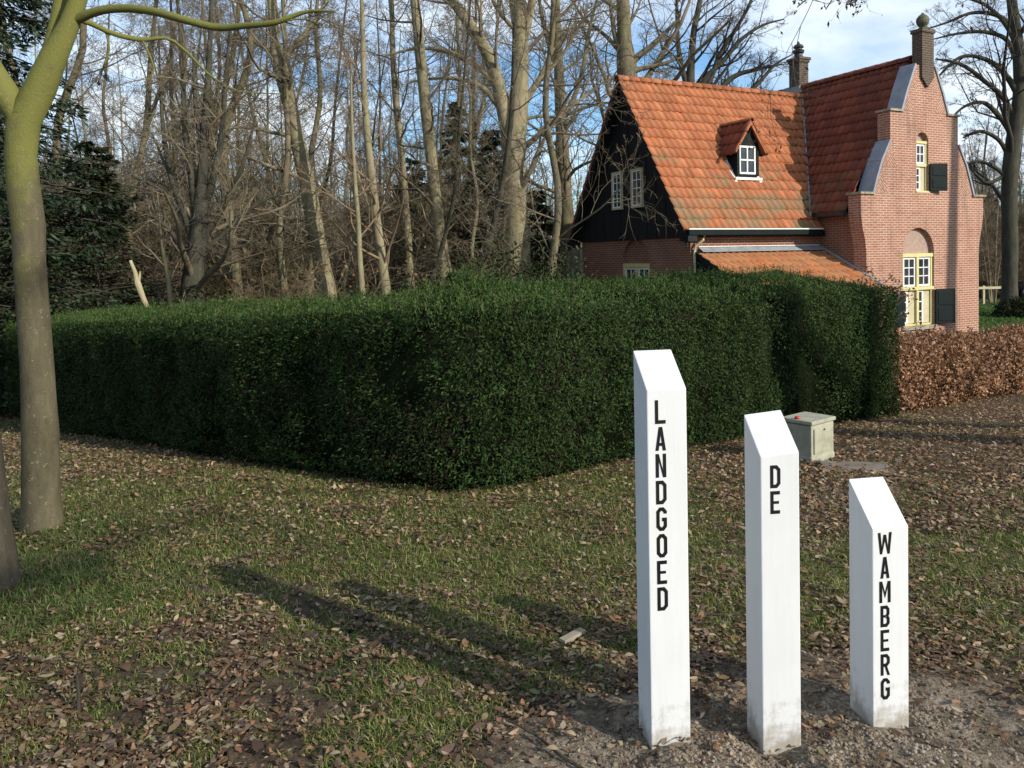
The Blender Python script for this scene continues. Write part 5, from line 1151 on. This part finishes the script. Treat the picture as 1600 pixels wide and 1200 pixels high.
# -- brown twiggy undergrowth, bramble and ivy
shr = []
for i in range(4):
    st = []
    for j in range(9):
        a = rng.random()*6.283; ln_ = 1.2+1.4*rng.random(); o = .3+.9*rng.random()
        st.append([(.1*math.cos(a), .1*math.sin(a), -.1, .018), (o*.45*math.cos(a), o*.45*math.sin(a), ln_*.55, .012), (o*math.cos(a), o*math.sin(a), ln_, .006)])
    (tV, tQ), (cV, cQ), outs = tree_mesh(st, [lv(8, 6, .25, 55, .4, .6, .0, .2, rmin=.005), lv(6, 5, .2, 50, .55, .65, -.02, .22, rmin=.004), lv(4, 4, .2, 45, .6, .7, -.02, .2, rmin=.004)], 5, 0)
    ms = np_mesh('stems', tV, tQ); mt = np_mesh('twigs', cV, cQ); ms.materials.append(M['bark']); mt.materials.append(M[('twig_brown', 'twig', 'twig_brown', 'twig')[i]])
    P = outs[-1][0][:, -1]; P = P[rng.random(len(P)) < .10]; n = len(P)
    V, Q, C = cards(P, rand_dirs(n), rand_dirs(n), .09, .05, np.array([(.20, .105, .05), (.14, .07, .035), (.09, .10, .03), (.25, .15, .08)])[rng.integers(0, 4, n)]*(.6+.7*rng.random((n, 1))))
    ml = np_mesh('leaves', V, Q, col=C); ml.materials.append(M['dead']); shr.append((ms, mt, ml))
def bush(x, y, sc, lab, grp):
    e = empty('twiggy_bush', (x, y, float(gz0(x, y))), rng.random()*6.283); e.scale = (sc*1.15, sc*1.15, sc); tag(e, lab, 'bush', grp)
    for nm, me in zip(('stems', 'twigs', 'leaves'), shr[rng.integers(0, 4)]):
        o = bpy.data.objects.new(nm, me); COL.objects.link(o); o.parent = e
for i in range(95):
    yy = 17*(52/17)**rng.random(); px = -350+(1130 if yy < 32 else 1220)*rng.random(); bush((px-800)/F*yy, yy, .85+.7*rng.random(), 'brown twiggy bush in the undergrowth of the wood behind the yew hedge', 'undergrowth bushes behind the hedge')
for i in range(38):
    yy = 44*(64/44)**rng.random(); px = 1490+460*rng.random(); bush((px-800)/F*yy, yy, 1.2+1.1*rng.random(), 'brown twiggy bush in the undergrowth right of the house', 'undergrowth bushes right of the house')
# dark evergreen shrub behind the hedge, left of the gable
def leafy_bush(name, c, rx, ry, rz, n, cols, L, Wd, label):
    d = rand_dirs(n); rr = (.55+.5*rng.random(n)**.5)*(.75+.5*fbm(d[:, 0]*3+5, d[:, 1]*3+d[:, 2]*2, 81)); P = d*rr[:, None]*np.array([rx, ry, rz]); P[:, 2] = np.abs(P[:, 2])
    e = empty(name, c); tag(e, label, 'bush')
    V, Q, C = cards(P, norm(d+rand_dirs(n)), rand_dirs(n), L*(.6+.8*rng.random(n)), Wd*(.6+.8*rng.random(n)), cols[rng.integers(0, len(cols), n)]*(.6+.8*rng.random((n, 1))))
    link('foliage', np_mesh('foliage', V, Q, col=C), M['leaf'], e)
    st = np.stack([np.array([(0, 0, -.1), (d[i, 0]*rx*.3, d[i, 1]*ry*.3, abs(d[i, 2])*rz*.5+.2), (d[i, 0]*rx*.7, d[i, 1]*ry*.7, abs(d[i, 2])*rz*.9+.1)]) for i in range(14)])
    sv, sq = tubes([(st, np.tile([.03, .02, .008], (14, 1)))], 6); link('stems', np_mesh('stems', sv, sq), M['bark_dark'], e)
ivy = np.array([(.02, .035, .012), (.03, .05, .016), (.045, .06, .02), (.05, .04, .02)])
c = at(770, 430, 15.5); leafy_bush('evergreen_bush', (c[0], c[1], float(gz0(c[0], c[1]))), 1.5, 1.2, 2.85, 9000, ivy, .08, .04, 'dark evergreen bush peeping over the hedge below the broad beech')
c = at(865, 430, 16.5); leafy_bush('evergreen_bush', (c[0], c[1], float(gz0(c[0], c[1]))), 1.2, 1.2, 2.75, 7000, ivy, .08, .04, 'dark evergreen bush peeping over the hedge nearest the board fence')
c = at(1572, 492, 33.5); leafy_bush('evergreen_bush', (c[0]+.2, c[1]-.9, float(gz0(c[0], c[1]))), 1.1, .9, .75, 6000, ivy*.7, .09, .05, 'low dark bush at the foot of the tall beech right of the house')
# -- far wood closing the view
def far_wood():
    G = []; n = 1500
    a = np.r_[-.85+1.02*rng.random(1000), .40+.55*rng.random(500)]; y = 60+32*rng.random(n); x = np.tan(a)*y
    hgt = np.where(a > .3, 5+6*rng.random(n), 6+7*rng.random(n)); k = 7; P = np.empty((n, k, 3)); dx = rng.normal(size=(n, k, 2))*.22
    P[:, :, 0] = x[:, None]+np.cumsum(dx[:, :, 0], 1); P[:, :, 1] = y[:, None]+np.cumsum(dx[:, :, 1], 1); P[:, :, 2] = -1.3+hgt[:, None]*np.linspace(0, 1, k)
    rad = (.05+.12*rng.random(n)**2)[:, None]*np.linspace(1, .35, k); G.append((P, rad))
    p1, r1 = sprout(P, rad, 11, 6, .05, 55, .22, .45, .04, .15, rmin=.012); p2, r2 = sprout(p1, r1, 8, 4, .1, 52, .55, .6, .0, .2, rmin=.009); p3, r3 = sprout(p2, r2, 2, 3, .2, 45, .6, .7, 0, .2, rmin=.009)
    V, Q = tubes([(P, rad)], 5); V2, Q2 = tubes([(p1, r1)], 3); V3, Q3 = tubes([(p2, r2)], 3); V4, Q4 = tubes([(p3, r3)], 3)
    V, Q, _ = merge([(v, q_, np.zeros((len(v), 3))) for v, q_ in ((V, Q), (V2, Q2), (V3, Q3), (V4, Q4))])
    o = link('distant_wood', np_mesh('distant_wood', V, Q), M['twig']); tag(o, 'dense far wood of bare brown trees closing the view', 'wood', kind='stuff')
far_wood()

# -- trees outside the picture, to the right and behind, whose shadows fall into it
def shade_tree(x, y, r, hgt, lean, label, limbs=(), levels=None):
    tr = [(x, y, float(gz0(x, y))-.2, r*1.25), (x, y, 1, r), (x+lean*.3, y, hgt*.4, r*.85), (x+lean*.6, y+.2, hgt*.7, r*.6), (x+lean, y+.3, hgt, .03)]
    return make_tree('shade_tree', (x, y, float(gz0(x, y))), [tr]+list(limbs), levels or [lv(8, 8, .35, 55, .36, .5, .04, .12), lv(6, 6, .2, 48, .5, .55, .02, .16), lv(5, 5, .2, 45, .5, .6, 0, .2), lv(2, 4, .2, 42, .6, .7, 0, .2)], label, M['bark'], M['twig'], cat='tree', sides=14)
def up_sun(px, py, dist):
    q = on_ground(px, py); return q[0]+SUN[0]*dist, q[1]+SUN[1]*dist
tx, ty = up_sun(1217, 672, 8.0)
lim = [[(tx, ty, 4.9, .09), (tx-2, ty+1.4, 5.3, .07), (5.4, 5.9, 5.3, .05), (4.1, 6.6, 4.95, .03), (3.4, 6.9, 4.5, .018), (2.95, 7.0, 4.12, .010), (2.55, 7.1, 3.8, .005)],
       [(4.4, 6.4, 5.1, .02), (3.5, 7.1, 4.55, .013), (3.1, 7.3, 4.15, .008), (2.9, 7.35, 3.85, .005)], [(4.2, 6.5, 5.0, .02), (3.3, 6.6, 4.55, .012), (2.65, 6.7, 4.2, .006)]]
e, outs = shade_tree(tx, ty, .31, 13, -.6, 'leafless oak beside the lawn whose trunk shadow crosses the hedge by the pale box and whose drooping branch hangs over the roof', lim, [lv(8, 8, .4, 55, .3, .5, .0, .12), lv(6, 6, .2, 48, .5, .55, -.02, .16), lv(5, 5, .2, 45, .5, .6, -.02, .2, rmin=.002), lv(2, 4, .2, 42, .6, .7, 0, .2, rmin=.0015)])
e['label'] = 'oak whose twigs with dry brown leaves hang in over the roof from above'
P = np.concatenate([o[0].reshape(-1, o[0].shape[1], 3)[:, -1] for o in outs[1:]]); W_ = P+np.array(e.location); sel = (np.abs(W_[:, 0]/W_[:, 1]) < .75) & (W_[:, 1] > 1) & (rng.random(len(P)) < .5); P = P[sel]; n = len(P)
V, Q, C = cards(P, rand_dirs(n)+np.array([0, 0, -1]), rand_dirs(n), 0.038*(.5+rng.random(n)), .02, np.array([(.08, .045, .03), (.12, .07, .045), (.06, .04, .03)])[rng.integers(0, 3, n)])
link('foliage', np_mesh('foliage', V, Q, col=C), M['dead'], e)
tx, ty = up_sun(1366, 660, 9.0); shade_tree(tx, ty, .24, 12, .5, 'bare tree out of view that throws the narrow shadow on the hedge end')
fx, fy = HB(3.35, 0); shade_tree(fx+SUN[0]*15, fy+SUN[1]*15, .27, 17, .15, 'bare tree out of view that throws a soft stripe of shadow on the gable', levels=[lv(7, 8, .90, 45, .2, .5, .08, .12), lv(5, 6, .3, 48, .5, .55, .02, .16)])
LVS = [lv(13, 8, .30, 60, .40, .6, .03, .14), lv(7, 6, .2, 50, .5, .65, .02, .18), lv(6, 5, .2, 46, .55, .7, 0, .22, rmin=.006), lv(3, 4, .2, 42, .6, .8, 0, .2, rmin=.005)]
shade_tree(9.8, -8.4, .22, 12.0, .6, 'bare tree out of view whose branches dapple the leaves and grass left of the posts', levels=LVS)
shade_tree(7.4, -9.6, .15, 11.0, -.6, 'bare tree out of view whose branches dapple the near left part of the grass', levels=LVS)
# low fence and parked car glimpsed beyond the lawn
q = at(1541, 440, 40); fe = empty('white_fence', (q[0]-1.1, q[1], -1.15)); tag(fe, 'low pale rail fence at the edge of the wood right of the house', 'fence')
for i in range(3): mb = MB(); mb.box(i*.95, i*.95+.09, 0, .09, 0, .95); mb.build('post', M['cream'], fe)
mb = MB(); mb.box(-.1, 2.1, -.03, -.001, .78, .90); mb.build('rail', M['cream'], fe)
def car(px, py, Yc):
    q = at(px, py, Yc); e = empty('parked_car', (q[0], q[1], -1.15), R(4)); tag(e, 'dark car parked beyond the lawn behind the tall beech', 'car')
    prof = [(-2.1, .35), (-2.15, .75), (-1.95, .95), (-1.2, 1.02), (-.55, 1.44), (.9, 1.47), (1.65, 1.05), (2.1, .95), (2.15, .4)]
    mb = MB(); mb.prism(prof, lambda a, b: (a, -.85, b), lambda a, b: (a, .85, b)); bd = mb.build('body', M['carpaint'], e, bevel=.05)
    mb = MB(); mb.prism([(-1.05, 1.04), (-.52, 1.38), (.85, 1.40), (1.4, 1.06)], lambda a, b: (a, -.862, b), lambda a, b: (a, -.852, b)); mb.build('window', M['glass'], e)
    for wx in (-1.35, 1.35):
        mb = MB(); mb.tube([(wx, -.87, .33), (wx, -.66, .33)], .33, 18); wh = mb.build('wheel', M['blackmetal'], e)
        mb = MB(); mb.tube([(wx, -.885, .33), (wx, -.872, .33)], .2, 14); mb.build('rim', M['lead'], wh)
car(1622, 440, 46)
